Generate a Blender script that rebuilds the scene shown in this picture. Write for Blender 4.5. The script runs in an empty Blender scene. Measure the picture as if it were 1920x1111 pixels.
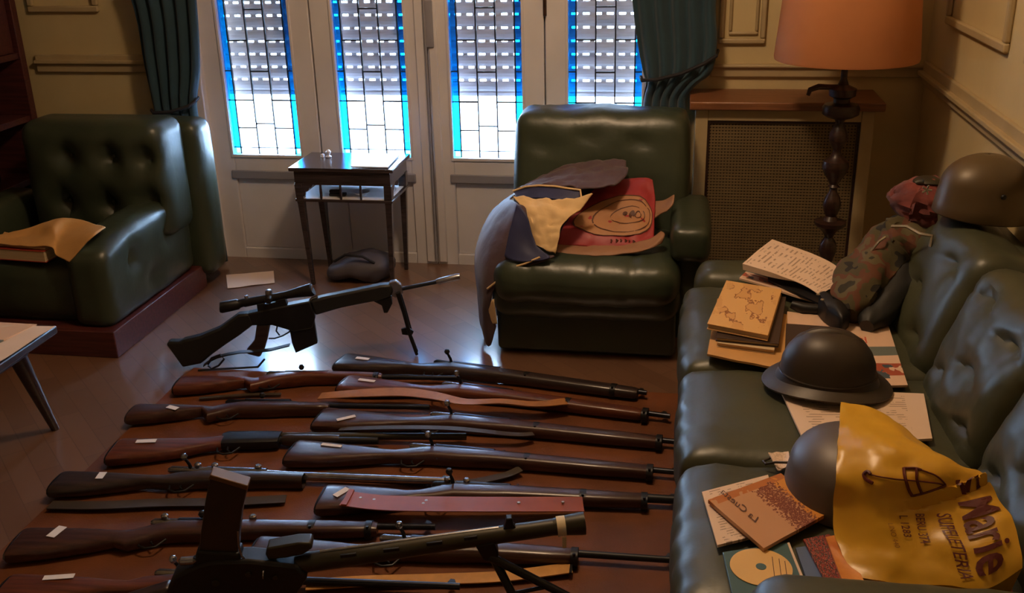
import bpy, bmesh, math, random
import numpy as np
from mathutils import Vector, Matrix, noise as mnoise
random.seed(7)
S = bpy.context.scene
COL = S.collection
R = math.radians

# ---------------------------------------------------------------- camera
F, CX, CY, CAM_H = 1900.0, 960.0, 555.5, 1.6
def _n(v): return v / np.linalg.norm(v)
_dn = _n(np.array([1080 - CX, 5400 - CY, F]))
_yh = -(_dn[0] * (1300 - CX) + _dn[2] * F) / _dn[1]
_fw = _n(np.array([1300 - CX, _yh, F]))
AX = np.array([np.cross(_dn, _fw), _fw, -_dn])        # room axes seen from the camera
cam = bpy.data.cameras.new('camera'); cam_o = bpy.data.objects.new('camera', cam); COL.objects.link(cam_o)
cam.sensor_width = 36.0; cam.lens = F / 1920 * 36.0; cam.clip_start = 0.05; cam.clip_end = 100
mw = Matrix.Identity(4)
for i in range(3):
    mw[i][0] = AX[i][0]; mw[i][1] = -AX[i][1]; mw[i][2] = -AX[i][2]
mw[2][3] = CAM_H
cam_o.matrix_world = mw
S.camera = cam_o
EYE = np.array([0, 0, CAM_H])
def _ray(x, y): return AX @ _n(np.array([x - CX, y - CY, F]))
def atz(x, y, z=0.0): r = _ray(x, y); return EYE + r * ((z - CAM_H) / r[2])
def aty(x, y, Y): r = _ray(x, y); return EYE + r * (Y / r[1])
def atx(x, y, X): r = _ray(x, y); return EYE + r * (X / r[0])

# ---------------------------------------------------------------- light
w = bpy.data.worlds.new('world'); S.world = w; w.use_nodes = True
bg = w.node_tree.nodes['Background']; bg.inputs[0].default_value = (0.52, 0.73, 1.0, 1); bg.inputs[1].default_value = 45.0
S.view_settings.view_transform = 'Standard'; S.view_settings.look = 'None'
S.view_settings.exposure = 0.22; S.view_settings.gamma = 1.0; S.view_settings.use_curve_mapping = False
S.cycles.use_denoising = True
S.cycles.max_bounces = 8; S.cycles.diffuse_bounces = 4; S.cycles.transparent_max_bounces = 16
S.cycles.sample_clamp_indirect = 6.0
def lamp(name, loc, power, col, radius):
    l = bpy.data.lights.new(name, 'POINT'); l.energy = power; l.color = col; l.shadow_soft_size = radius
    o = bpy.data.objects.new(name, l); o.location = loc; COL.objects.link(o); return o
lamp('ceiling_lamp_light', (-0.42, 2.65, 2.50), 54.0, (1.0, 0.69, 0.43), 0.13)
for i, (xa, xb) in enumerate(((-2.15, -1.15), (-1.10, -0.12))):
    l = bpy.data.lights.new('doorway_portal', 'AREA'); l.shape = 'RECTANGLE'; l.size = xb - xa; l.size_y = 1.75
    l.cycles.is_portal = True
    o = bpy.data.objects.new('doorway_portal', l); o.location = ((xa + xb) / 2, 4.50, 1.36); o.rotation_euler = (R(-90), 0, 0); COL.objects.link(o)

# ---------------------------------------------------------------- materials
def lin(c):
    return tuple((x / 255 / 12.92) if x / 255 <= 0.04045 else ((x / 255 + 0.055) / 1.055) ** 2.4 for x in c) + (1.0,)
def mat(name, c, rough=0.6, metal=0.0, var=0.12, scale=8.0, bump=0.0, bscale=60.0, stretch=(1, 1, 1), spec=0.5, coat=0.0, trans=0.0, c2=None, sheen=0.0):
    m = bpy.data.materials.new(name); m.use_nodes = True
    nt = m.node_tree; N = nt.nodes; L = nt.links
    b = N['Principled BSDF']
    b.inputs['Roughness'].default_value = rough; b.inputs['Metallic'].default_value = metal
    b.inputs['Specular IOR Level'].default_value = spec; b.inputs['Coat Weight'].default_value = coat
    b.inputs['Coat Roughness'].default_value = 0.15
    b.inputs['Sheen Weight'].default_value = sheen
    base = lin(c); other = lin(c2) if c2 else None
    tc = N.new('ShaderNodeTexCoord'); mp = N.new('ShaderNodeMapping'); mp.inputs['Scale'].default_value = stretch
    L.new(tc.outputs['Object'], mp.inputs[0])
    if var > 0:
        nz = N.new('ShaderNodeTexNoise'); nz.inputs['Scale'].default_value = scale; nz.inputs['Detail'].default_value = 5
        L.new(mp.outputs[0], nz.inputs['Vector'])
        rp = N.new('ShaderNodeValToRGB')
        lo = tuple(x * (1 - var) for x in base[:3]) + (1,); hi = other or tuple(min(1, x * (1 + var)) for x in base[:3]) + (1,)
        rp.color_ramp.elements[0].position = 0.35; rp.color_ramp.elements[0].color = lo
        rp.color_ramp.elements[1].position = 0.65; rp.color_ramp.elements[1].color = hi
        L.new(nz.outputs['Fac'], rp.inputs[0]); L.new(rp.outputs[0], b.inputs['Base Color'])
    else:
        b.inputs['Base Color'].default_value = base
    if bump > 0:
        n2 = N.new('ShaderNodeTexNoise'); n2.inputs['Scale'].default_value = bscale; n2.inputs['Detail'].default_value = 3
        L.new(mp.outputs[0], n2.inputs['Vector'])
        bp = N.new('ShaderNodeBump'); bp.inputs['Strength'].default_value = bump; bp.inputs['Distance'].default_value = 0.01
        L.new(n2.outputs['Fac'], bp.inputs['Height']); L.new(bp.outputs[0], b.inputs['Normal'])
    if trans > 0:
        out = N['Material Output']; t = N.new('ShaderNodeBsdfTranslucent'); mx = N.new('ShaderNodeMixShader')
        t.inputs[0].default_value = base; mx.inputs[0].default_value = trans
        L.new(b.outputs[0], mx.inputs[1]); L.new(t.outputs[0], mx.inputs[2]); L.new(mx.outputs[0], out.inputs[0])
    return m
def glass(name, tint, gloss=0.06):
    m = bpy.data.materials.new(name); m.use_nodes = True; nt = m.node_tree; N = nt.nodes; L = nt.links
    N.remove(N['Principled BSDF'])
    t = N.new('ShaderNodeBsdfTransparent'); t.inputs[0].default_value = tint + (1,)
    g = N.new('ShaderNodeBsdfGlossy'); g.inputs['Roughness'].default_value = 0.05
    mx = N.new('ShaderNodeMixShader'); mx.inputs[0].default_value = gloss
    L.new(t.outputs[0], mx.inputs[1]); L.new(g.outputs[0], mx.inputs[2]); L.new(mx.outputs[0], N['Material Output'].inputs[0])
    return m
def wood(name, c, c2, rough=0.4, scale=3.0, stretch=(2, 30, 30), coat=0.0, spec=0.5):
    return mat(name, c, rough, 0, 0.25, scale, 0.08, 20, stretch, spec, coat, c2=c2)
def parquet():
    m = bpy.data.materials.new('parquet'); m.use_nodes = True; nt = m.node_tree; N = nt.nodes; L = nt.links
    b = N['Principled BSDF']
    tc = N.new('ShaderNodeTexCoord'); mp = N.new('ShaderNodeMapping'); mp.inputs['Rotation'].default_value = (0, 0, R(45)); L.new(tc.outputs['Object'], mp.inputs[0])
    br = N.new('ShaderNodeTexBrick'); br.inputs['Scale'].default_value = 1.0
    br.inputs['Brick Width'].default_value = 0.34; br.inputs['Row Height'].default_value = 0.07; br.inputs['Mortar Size'].default_value = 0.0012
    br.inputs['Color1'].default_value = lin((122, 88, 66)); br.inputs['Color2'].default_value = lin((106, 74, 54)); br.inputs['Mortar'].default_value = lin((92, 64, 46))
    L.new(mp.outputs[0], br.inputs['Vector'])
    nz = N.new('ShaderNodeTexNoise'); nz.inputs['Scale'].default_value = 6; L.new(tc.outputs['Object'], nz.inputs['Vector'])
    mr = N.new('ShaderNodeMapRange'); mr.inputs['To Min'].default_value = 0.36; mr.inputs['To Max'].default_value = 0.5; L.new(nz.outputs['Fac'], mr.inputs[0])
    L.new(mr.outputs[0], b.inputs['Roughness']); L.new(br.outputs['Color'], b.inputs['Base Color'])
    b.inputs['Specular IOR Level'].default_value = 0.8
    b.inputs['Coat Weight'].default_value = 1.0; b.inputs['Coat Roughness'].default_value = 0.17
    return m
M = dict(
 wall=mat('wall_paint', (200, 180, 134), 0.6, var=0.08, scale=2.5, bump=0.03, bscale=40),
 trim=mat('trim_paint', (176, 156, 118), 0.5, var=0.06),
 ceil=mat('ceiling_paint', (200, 190, 170), 0.8, var=0.03),
 door=mat('door_paint', (216, 212, 216), 0.42, var=0.06, scale=3, bump=0.02),
 doorshade=mat('door_bead', (140, 138, 148), 0.45, var=0.05),
 clear=glass('clear_pane', (0.93, 0.96, 0.98)), blue=glass('blue_pane', (0.04, 0.44, 0.76)), cyan=glass('pale_blue_pane', (0.25, 0.85, 1.0)),
 lead=mat('lead_came', (38, 40, 48), 0.5, 0.4, var=0),
 slat=mat('shutter_plastic', (200, 196, 205), 0.6, var=0.1, scale=4, stretch=(2, 2, 30), trans=0.03),
 floor=parquet(),
 rug=mat('rug_pile', (100, 56, 27), 0.6, var=0.2, scale=5, bump=0.12, bscale=220, c2=(114, 64, 32), spec=0.35),
 terrace=mat('terrace_tile', (225, 225, 225), 0.7, var=0.05),
 leather=mat('green_leather', (54, 62, 48), 0.36, var=0.15, scale=3, bump=0.12, bscale=26, spec=0.55),
 leather2=mat('sofa_leather', (66, 68, 50), 0.40, var=0.14, scale=3, bump=0.10, bscale=30, spec=0.5),
 plinth=wood('plinth_wood', (78, 36, 34), (92, 44, 40), 0.4),
 darkwood=wood('dark_wood', (44, 26, 20), (58, 35, 27), 0.38, coat=0.1),
 redwood=wood('bookcase_wood', (70, 32, 32), (82, 38, 36), 0.5),
 tablewood=wood('table_wood', (52, 44, 48), (62, 52, 54), 0.18, coat=0.6),
 ledge=wood('ledge_wood', (122, 78, 50), (136, 88, 56), 0.4),
 stock_r=wood('reddish_stock', (88, 44, 28), (104, 54, 34), 0.36, coat=0.3),
 stock_d=wood('dark_stock', (62, 38, 32), (74, 46, 38), 0.34, coat=0.3),
 stock_k=wood('blackened_stock', (50, 40, 40), (60, 47, 45), 0.32, coat=0.35),
 steel=mat('blued_steel', (46, 48, 56), 0.3, 0.75, var=0.15, scale=20),
 bright=mat('worn_steel', (150, 150, 156), 0.25, 0.9, var=0.2, scale=30),
 black=mat('black_metal', (26, 26, 29), 0.45, 0.3, var=0.1),
 blackplas=mat('black_polymer', (28, 29, 30), 0.5, 0, var=0.1),
 olive=mat('olive_metal', (52, 48, 34), 0.45, 0.3, var=0.15),
 tag=mat('tag_paper', (222, 214, 208), 0.7, var=0.02),
 tape=mat('tape', (214, 196, 160), 0.6, var=0.05),
 sling_o=mat('tan_sling', (158, 104, 52), 0.6, var=0.15, scale=20, bump=0.1),
 sling_r=mat('russet_sling', (146, 70, 30), 0.5, var=0.12, scale=14),
 sling_t=mat('pale_canvas', (190, 138, 72), 0.7, var=0.1, scale=30),
 sling_d=mat('dark_sling', (58, 48, 36), 0.6, var=0.15),
 paper=mat('white_paper', (224, 200, 180), 0.75, var=0.03, spec=0.3),
 kraft=mat('kraft_paper', (196, 146, 84), 0.7, var=0.08, bump=0.05, bscale=10),
 curtain=mat('teal_curtain', (36, 64, 78), 0.85, var=0.12, scale=6, sheen=0.2, trans=0.05),
 tie=mat('curtain_cord', (30, 30, 38), 0.8, var=0.1),
 shade=mat('lamp_shade', (196, 128, 80), 0.8, var=0.05, trans=0.25),
 shadein=mat('shade_lining', (200, 180, 150), 0.8, var=0),
 mesh=mat('cane_mesh', (112, 94, 64), 0.6, var=0.1),
 dark=mat('void_shade', (20, 17, 15), 0.9, var=0),
 navy=mat('navy_lining', (26, 32, 78), 0.6, var=0.1, sheen=0.2),
 plum=mat('plum_cloth', (78, 58, 66), 0.75, var=0.1, sheen=0.2, bump=0.35, bscale=13),
 cream=mat('cream_cloth', (222, 188, 138), 0.8, var=0.06, bump=0.4, bscale=16),
 redbag=mat('red_print', (156, 48, 54), 0.5, var=0.08),
 tanprint=mat('tan_print', (172, 122, 84), 0.6, var=0.1),
 brownink=mat('brown_ink', (86, 50, 38), 0.6, var=0),
 brownbag=mat('brown_bag', (150, 110, 84), 0.6, var=0.1),
 helmet=mat('helmet_paint', (88, 72, 48), 0.42, 0.1, var=0.12, scale=5, spec=0.45),
 helmet2=mat('helmet_brown', (56, 46, 36), 0.45, 0.15, var=0.12, scale=5),
 helmet3=mat('helmet_grey', (92, 82, 76), 0.45, 0.1, var=0.08, scale=5),
 maroon=mat('maroon_cloth', (92, 36, 34), 0.85, var=0.3, scale=14, bump=0.5, bscale=22, c2=(120, 50, 40), sheen=0.2),
 yellow=mat('yellow_plastic', (222, 168, 44), 0.33, var=0.05, scale=5, bump=0.25, bscale=11, trans=0.12),
 ink=mat('maroon_ink', (92, 28, 22), 0.5, var=0),
 inkfaint=mat('faint_ink', (150, 96, 26), 0.5, var=0),
 badge=mat('badge_metal', (190, 180, 160), 0.3, 0.8, var=0.1),
 pages=mat('page_block', (206, 180, 142), 0.8, var=0.1, scale=3, stretch=(1, 1, 200)),
 bookdark=mat('dark_cover', (62, 46, 38), 0.5, var=0.1), bookblue=mat('teal_cover', (70, 104, 112), 0.35, var=0.06),
 disc=mat('disc_label', (230, 186, 120), 0.4, var=0.03), sky=mat('blue_cover', (92, 112, 150), 0.35, var=0.05),
 orange=mat('orange_cover', (200, 96, 44), 0.3, var=0.2, scale=14, c2=(226, 150, 70)),
 redcover=mat('red_cover', (170, 60, 44), 0.5, var=0.1), yellowedge=mat('yellow_cover', (196, 156, 70), 0.5, var=0.1),
 bagdark=mat('dark_bag', (78, 74, 84), 0.6, var=0.15),
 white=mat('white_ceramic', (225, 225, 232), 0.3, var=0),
 nickel=mat('nickel', (170, 165, 160), 0.25, 1.0, var=0),
)
def camo():
    m = mat('camouflage_cloth', (92, 84, 52), 0.85, var=0.0)
    nt = m.node_tree; N = nt.nodes; L = nt.links; b = N['Principled BSDF']
    tc = N.new('ShaderNodeTexCoord'); nz = N.new('ShaderNodeTexNoise'); nz.inputs['Scale'].default_value = 11; nz.inputs['Detail'].default_value = 2
    L.new(tc.outputs['Object'], nz.inputs['Vector'])
    rp = N.new('ShaderNodeValToRGB'); rp.color_ramp.interpolation = 'CONSTANT'
    cs = [(0.0, (30, 26, 22)), (0.42, (72, 64, 38)), (0.52, (92, 54, 34)), (0.60, (90, 80, 54)), (0.68, (44, 40, 28))]
    e = rp.color_ramp.elements
    e[0].position, e[0].color = cs[0][0], lin(cs[0][1]); e[1].position, e[1].color = cs[1][0], lin(cs[1][1])
    for p, c in cs[2:]:
        k = e.new(p); k.color = lin(c)
    L.new(nz.outputs['Fac'], rp.inputs[0]); L.new(rp.outputs[0], b.inputs['Base Color'])
    return m
M['camo'] = camo()
def uvprint(name, base, ink, fn, rough=0.6):
    """flat print laid out on a sheet's own UV coordinates; fn(N, L, u, v) returns a factor socket"""
    m = mat(name, base, rough, var=0.0); nt = m.node_tree; N = nt.nodes; L = nt.links; b = N['Principled BSDF']
    uv = N.new('ShaderNodeUVMap'); sp = N.new('ShaderNodeSeparateXYZ'); L.new(uv.outputs[0], sp.inputs[0])
    def op(o, a, c=None, d=None):
        n = N.new('ShaderNodeMath'); n.operation = o
        for i, x in enumerate((a, c, d)):
            if x is None: continue
            if isinstance(x, (int, float)): n.inputs[i].default_value = x
            else: L.new(x, n.inputs[i])
        return n.outputs[0]
    def nse(scale, detail=3):
        n = N.new('ShaderNodeTexNoise'); n.inputs['Scale'].default_value = scale; n.inputs['Detail'].default_value = detail
        L.new(uv.outputs[0], n.inputs['Vector']); return n.outputs['Fac']
    def layer(prev, col, fac):
        mx = N.new('ShaderNodeMix'); mx.data_type = 'RGBA'
        L.new(fac, mx.inputs[0])
        if isinstance(prev, tuple): mx.inputs[6].default_value = prev
        else: L.new(prev, mx.inputs[6])
        mx.inputs[7].default_value = lin(col); return mx.outputs[2]
    out = fn(op, nse, layer, sp.outputs[0], sp.outputs[1], lin(base))
    L.new(out, b.inputs['Base Color']); return m
def band(op, x, a, b): return op('MULTIPLY', op('GREATER_THAN', x, a), op('LESS_THAN', x, b))
def f_lines(op, nse, layer, u, v, base):
    l = op('LESS_THAN', op('FRACT', op('MULTIPLY', v, 22.0)), 0.35)
    k = op('MULTIPLY', op('MULTIPLY', l, band(op, u, 0.1, 0.86)), op('GREATER_THAN', nse(9, 4), 0.5))
    return layer(base, (150, 124, 104), op('MULTIPLY', k, 0.8))
M['print'] = uvprint('printed_paper', (224, 196, 172), None, f_lines)
def f_map(op, nse, layer, u, v, base):
    n = nse(3.2, 5); c = op('LESS_THAN', op('ABSOLUTE', op('SUBTRACT', n, 0.52)), 0.012)
    c = op('MULTIPLY', c, op('MULTIPLY', band(op, u, 0.12, 0.9), band(op, v, 0.1, 0.92)))
    o = layer(base, (190, 132, 74), op('MULTIPLY', op('GREATER_THAN', n, 0.52), 0.35))
    return layer(o, (128, 70, 40), op('MULTIPLY', c, 0.8))
M['mapcover'] = uvprint('map_cover', (216, 168, 104), None, f_map, 0.5)
def f_broch(op, nse, layer, u, v, base):
    n = nse(26, 3); zone = op('MULTIPLY', band(op, v, 0.5, 0.86), op('GREATER_THAN', op('ADD', n, op('MULTIPLY', op('ABSOLUTE', op('SUBTRACT', v, 0.68)), -1.2)), 0.33))
    o = layer(base, (214, 142, 62), op('GREATER_THAN', v, 0.8))
    o = layer(o, (122, 62, 44), zone)
    o = layer(o, (196, 140, 110), op('MULTIPLY', zone, op('GREATER_THAN', nse(60, 2), 0.6)))
    return layer(o, (186, 112, 60), op('MULTIPLY', op('LESS_THAN', u, 0.12), op('GREATER_THAN', nse(5, 2), 0.42)))
M['brochure'] = uvprint('brochure_cover', (196, 146, 108), None, f_broch, 0.35)
def f_mag(op, nse, layer, u, v, base):
    o = layer(base, (108, 116, 110), op('LESS_THAN', op('ABSOLUTE', op('SUBTRACT', v, op('ADD', 0.42, op('MULTIPLY', u, 0.1)))), 0.07))
    o = layer(o, (170, 84, 62), op('MULTIPLY', band(op, v, 0.14, 0.32), op('GREATER_THAN', nse(7, 2), 0.46)))
    o = layer(o, (74, 88, 98), op('MULTIPLY', band(op, v, 0.1, 0.3), op('LESS_THAN', nse(9, 2), 0.42)))
    return layer(o, (200, 84, 60), op('MULTIPLY', op('MULTIPLY', band(op, v, 0.62, 0.72), band(op, u, 0.5, 0.75)), op('GREATER_THAN', nse(30, 2), 0.5)))
M['magazine'] = uvprint('magazine_cover', (224, 188, 160), None, f_mag, 0.35)
def f_photo(op, nse, layer, u, v, base):
    n = nse(16, 4); o = layer(base, (150, 56, 48), op('GREATER_THAN', n, 0.5))
    return layer(o, (216, 176, 160), op('GREATER_THAN', nse(38, 3), 0.62))
M['redphoto'] = uvprint('red_photo_cover', (70, 48, 52), None, f_photo, 0.3)

# ---------------------------------------------------------------- mesh helpers
class MB:
    def __init__(s): s.v = []; s.f = []; s.uv = None
    def add(s, vs, fs):
        k = len(s.v); s.v += [tuple(map(float, p)) for p in vs]; s.f += [tuple(i + k for i in f) for f in fs]; return s
    def box(s, c, size, rot=None):
        hx, hy, hz = (d / 2 for d in size); ps = []
        for x in (-hx, hx):
            for y in (-hy, hy):
                for z in (-hz, hz):
                    p = Vector((x, y, z))
                    if rot is not None: p = rot @ p
                    ps.append((p.x + c[0], p.y + c[1], p.z + c[2]))
        return s.add(ps, [(0, 1, 3, 2), (4, 6, 7, 5), (0, 4, 5, 1), (2, 3, 7, 6), (0, 2, 6, 4), (1, 5, 7, 3)])
    def span(s, a, b):
        return s.box([(a[i] + b[i]) / 2 for i in range(3)], [abs(b[i] - a[i]) for i in range(3)])
    def tube(s, path, r, n=10, caps=True):
        P = [Vector(p) for p in path]; m = len(P); rs = r if isinstance(r, (list, tuple)) else [r] * m
        rings = []; up = None
        for i in range(m):
            t = (P[min(i + 1, m - 1)] - P[max(i - 1, 0)]).normalized()
            if up is None: up = Vector((0, 0, 1)) if abs(t.z) < 0.9 else Vector((0, 1, 0))
            a = t.cross(up).normalized(); b = a.cross(t).normalized(); up = b
            rings.append([P[i] + (a * math.cos(2 * math.pi * k / n) + b * math.sin(2 * math.pi * k / n)) * rs[i] for k in range(n)])
        vs = [p for q in rings for p in q]; fs = []
        for i in range(m - 1):
            for k in range(n):
                fs.append((i * n + k, i * n + (k + 1) % n, (i + 1) * n + (k + 1) % n, (i + 1) * n + k))
        if caps: fs += [tuple(reversed(range(n))), tuple(range((m - 1) * n, m * n))]
        return s.add(vs, fs)
    def lathe(s, prof, c=(0, 0, 0), n=28, caps=True, sx=1.0, sy=1.0):
        vs = []; fs = []; m = len(prof)
        for r, z in prof:
            for k in range(n):
                a = 2 * math.pi * k / n; vs.append((c[0] + r * sx * math.cos(a), c[1] + r * sy * math.sin(a), c[2] + z))
        for i in range(m - 1):
            for k in range(n):
                fs.append((i * n + k, i * n + (k + 1) % n, (i + 1) * n + (k + 1) % n, (i + 1) * n + k))
        if caps: fs += [tuple(reversed(range(n))), tuple(range((m - 1) * n, m * n))]
        return s.add(vs, fs)
    def rings(s, rings, caps=True):
        n = len(rings[0]); m = len(rings); fs = []
        for i in range(m - 1):
            for k in range(n):
                fs.append((i * n + k, i * n + (k + 1) % n, (i + 1) * n + (k + 1) % n, (i + 1) * n + k))
        if caps: fs += [tuple(reversed(range(n))), tuple(range((m - 1) * n, m * n))]
        return s.add([p for q in rings for p in q], fs)
    def loft(s, secs, n=14, pw=2.6):
        """gun-stock loft along x; sections (x, ytop, ybottom, half thickness)"""
        rg = []
        for x, yt, yb, hz in secs:
            yc, hy = (yt + yb) / 2, (yt - yb) / 2; q = []
            for k in range(n):
                a = 2 * math.pi * k / n; c, si = math.cos(a), math.sin(a)
                q.append((x, yc + hy * math.copysign(abs(c) ** (2 / pw), c), hz * math.copysign(abs(si) ** (2 / pw), si)))
            rg.append(q)
        return s.rings(rg)
    def prism(s, pts, t, fr):
        """outline pts (u, w) extruded by +-t/2; fr(u, w, d) places a point"""
        n = len(pts); vs = [fr(u, q, -t / 2) for u, q in pts] + [fr(u, q, t / 2) for u, q in pts]
        return s.add(vs, [tuple(range(n)), tuple(reversed(range(n, 2 * n)))] + [(k, k + n, (k + 1) % n + n, (k + 1) % n) for k in range(n)])
    def tf(s, Mx):
        s.v = [tuple(Mx @ Vector(p)) for p in s.v]; return s
    def build(s, name, m, parent=None, smooth=True, bevel=0.0, solid=0.0, sub=0, wn=False):
        me = bpy.data.meshes.new(name); me.from_pydata(s.v, [], s.f); me.validate()
        bm = bmesh.new(); bm.from_mesh(me); bmesh.ops.recalc_face_normals(bm, faces=bm.faces[:]); bm.to_mesh(me); bm.free()
        if s.uv is not None:
            uvl = me.uv_layers.new(name='UVMap')
            for lp in me.loops: uvl.data[lp.index].uv = s.uv[lp.vertex_index]
        me.materials.append(M[m] if isinstance(m, str) else m)
        if smooth:
            for p in me.polygons: p.use_smooth = True
            if hasattr(me, 'set_sharp_from_angle'): me.set_sharp_from_angle(angle=R(40))
        o = bpy.data.objects.new(name, me); COL.objects.link(o)
        if parent is not None:
            o.parent = parent; o.matrix_parent_inverse = Matrix.Identity(4)
        if solid:
            q = o.modifiers.new('thickness', 'SOLIDIFY'); q.thickness = solid; q.offset = 0
        if bevel:
            q = o.modifiers.new('bevel', 'BEVEL'); q.width = bevel; q.segments = 2; q.limit_method = 'ANGLE'; q.angle_limit = R(35)
        if sub:
            q = o.modifiers.new('smooth', 'SUBSURF'); q.levels = sub; q.render_levels = sub
        return o
def tag(o, label=None, cat=None, group=None, kind=None):
    if label: o['label'] = label
    if cat: o['category'] = cat
    if group: o['group'] = group
    if kind: o['kind'] = kind
    return o
def thing(name, label, cat, loc=(0, 0, 0), rz=0.0, group=None):
    """an Empty at the thing's base; with loc given its parts are in local coordinates"""
    o = bpy.data.objects.new(name, None); COL.objects.link(o); o.location = loc; o.rotation_euler = (0, 0, rz); o.empty_display_size = 0.1
    return tag(o, label, cat, group)
def local(root, mb):
    """world-space mesh moved into the frame of its thing"""
    Mx = (Matrix.Translation(root.location) @ root.rotation_euler.to_matrix().to_4x4()).inverted(); return mb.tf(Mx)
def part(root, name, mb, m, **k): return local(root, mb).build(name, m, root, **k)
def struct(o): o['kind'] = 'structure'; return o
def fbm(x, y, z=0.0, o=3):
    a, s, f = 0.0, 1.0, 1.0
    for _ in range(o):
        a += s * mnoise.noise(Vector((x * f, y * f, z * f))); s *= 0.5; f *= 2.0
    return a
def rbox(c, size, r, n=(10, 10, 8), fn=None, rot=None):
    """rounded box with an even grid; fn(p, half) bends a local point"""
    h = [d / 2 for d in size]; r = min(r, min(h) * 0.99)
    def axis(hh, k):
        inner = [(-hh + r) + (2 * (hh - r)) * i / k for i in range(k + 1)]
        return [-hh, -hh + r * 0.25, -hh + r * 0.6] + inner + [hh - r * 0.6, hh - r * 0.25, hh]
    A = [axis(h[i], n[i]) for i in range(3)]; idx = {}; vs = []; fs = []
    def vert(p):
        key = tuple(round(x, 6) for x in p)
        if key in idx: return idx[key]
        q = [max(-h[i] + r, min(h[i] - r, p[i])) for i in range(3)]; d = Vector([p[i] - q[i] for i in range(3)])
        if d.length > 1e-9: d = d.normalized() * r
        P = Vector(q) + d
        if fn: P = Vector(fn(P.copy(), h))
        if rot is not None: P = rot @ P
        idx[key] = len(vs); vs.append((P.x + c[0], P.y + c[1], P.z + c[2])); return idx[key]
    for ax in range(3):
        o1, o2 = [(1, 2), (2, 0), (0, 1)][ax]
        for sgn in (-1, 1):
            for i in range(len(A[o1]) - 1):
                for j in range(len(A[o2]) - 1):
                    q = []
                    for (a, b) in ((i, j), (i + 1, j), (i + 1, j + 1), (i, j + 1)):
                        p = [0, 0, 0]; p[ax] = sgn * h[ax]; p[o1] = A[o1][a]; p[o2] = A[o2][b]; q.append(vert(p))
                    fs.append(tuple(q if sgn > 0 else reversed(q)))
    return MB().add(vs, fs)
def cat(p0, p1, p2, p3, t):
    return 0.5 * ((2 * p1) + (-p0 + p2) * t + (2 * p0 - 5 * p1 + 4 * p2 - p3) * t * t + (-p0 + 3 * p1 - 3 * p2 + p3) * t ** 3)
def spline(P, t):
    n = len(P) - 1; x = min(max(t, 0.0), 1.0) * n; i = min(int(x), n - 1); f = x - i
    return cat(P[max(i - 1, 0)], P[i], P[i + 1], P[min(i + 2, n)], f)
class Surf:
    """smooth surface through rows of control points"""
    def __init__(s, rows, wr=0.0, ws=12.0, seed=0.0):
        s.rows = [[np.array(p, float) for p in r] for r in rows]; s.wr, s.ws, s.seed = wr, ws, seed
    def at(s, u, v):
        p = spline([spline(r, u) for r in s.rows], v)
        if s.wr:
            k = fbm(p[0] * s.ws + s.seed, p[1] * s.ws, p[2] * s.ws + s.seed, 3) * s.wr
            p = p + np.array([k * 0.4, -k * 0.5, k])
        return p
    def grid(s, nu=24, nv=24, off=0.0):
        mb = MB(); vs = [s.at(i / nu, j / nv) + np.array([0, 0, off]) for j in range(nv + 1) for i in range(nu + 1)]
        fs = [(j * (nu + 1) + i, j * (nu + 1) + i + 1, (j + 1) * (nu + 1) + i + 1, (j + 1) * (nu + 1) + i) for j in range(nv) for i in range(nu)]
        mb.add(vs, fs); mb.uv = [(i / nu, 1 - j / nv) for j in range(nv + 1) for i in range(nu + 1)]; return mb
def pillow(sf, zb, nu=28, nv=28, shrink=0.94):
    """closed body: the surface above, a floor at height zb, walls between"""
    mb = sf.grid(nu, nv); top = mb.v[:]; n = len(top); cx = sum(p[0] for p in top) / n; cy = sum(p[1] for p in top) / n
    fs = mb.f[:]; bot = [(cx + (p[0] - cx) * shrink, cy + (p[1] - cy) * shrink, min(zb, p[2] - 0.002)) for p in top]
    mb2 = MB(); mb2.add(top + bot, fs + [tuple(reversed([i + n for i in f])) for f in fs])
    w1 = nu + 1; ring = list(range(nu)) + [j * w1 + nu for j in range(nv)] + [nv * w1 + i for i in range(nu, 0, -1)] + [j * w1 for j in range(nv, 0, -1)]
    for a, b in zip(ring, ring[1:] + ring[:1]): mb2.f.append((a, a + n, b + n, b))
    mb2.uv = mb.uv + mb.uv; return mb2
def slab(corners, thick, curl=0.0, seed=0.0, n=10):
    """sheet or cover: corners (4 world points: near-left, near-right, far-right, far-left of the TOP), real thickness"""
    a, b, c, d = [np.array(p, float) for p in corners]; mb = MB(); vs = []; uv = []
    for lay in (0, 1):
        for j in range(n + 1):
            for i in range(n + 1):
                u, v = i / n, j / n; p = (a * (1 - u) + b * u) * (1 - v) + (d * (1 - u) + c * u) * v
                e = max(abs(u - .5), abs(v - .5)) * 2
                k = curl * (0.5 + 0.5 * fbm(u * 2 + seed, v * 2, seed)) * e ** 2
                vs.append((p[0], p[1], p[2] + k - lay * thick)); uv.append((u, v))
    m = (n + 1) ** 2; w1 = n + 1; fs = []
    for j in range(n):
        for i in range(n):
            q = (j * w1 + i, j * w1 + i + 1, (j + 1) * w1 + i + 1, (j + 1) * w1 + i); fs.append(q); fs.append(tuple(reversed([k + m for k in q])))
    ring = list(range(n)) + [j * w1 + n for j in range(n)] + [n * w1 + i for i in range(n, 0, -1)] + [j * w1 for j in range(n, 0, -1)]
    for x, y in zip(ring, ring[1:] + ring[:1]): fs.append((x, x + m, y + m, y))
    mb.add(vs, fs); mb.uv = uv; return mb
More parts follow.
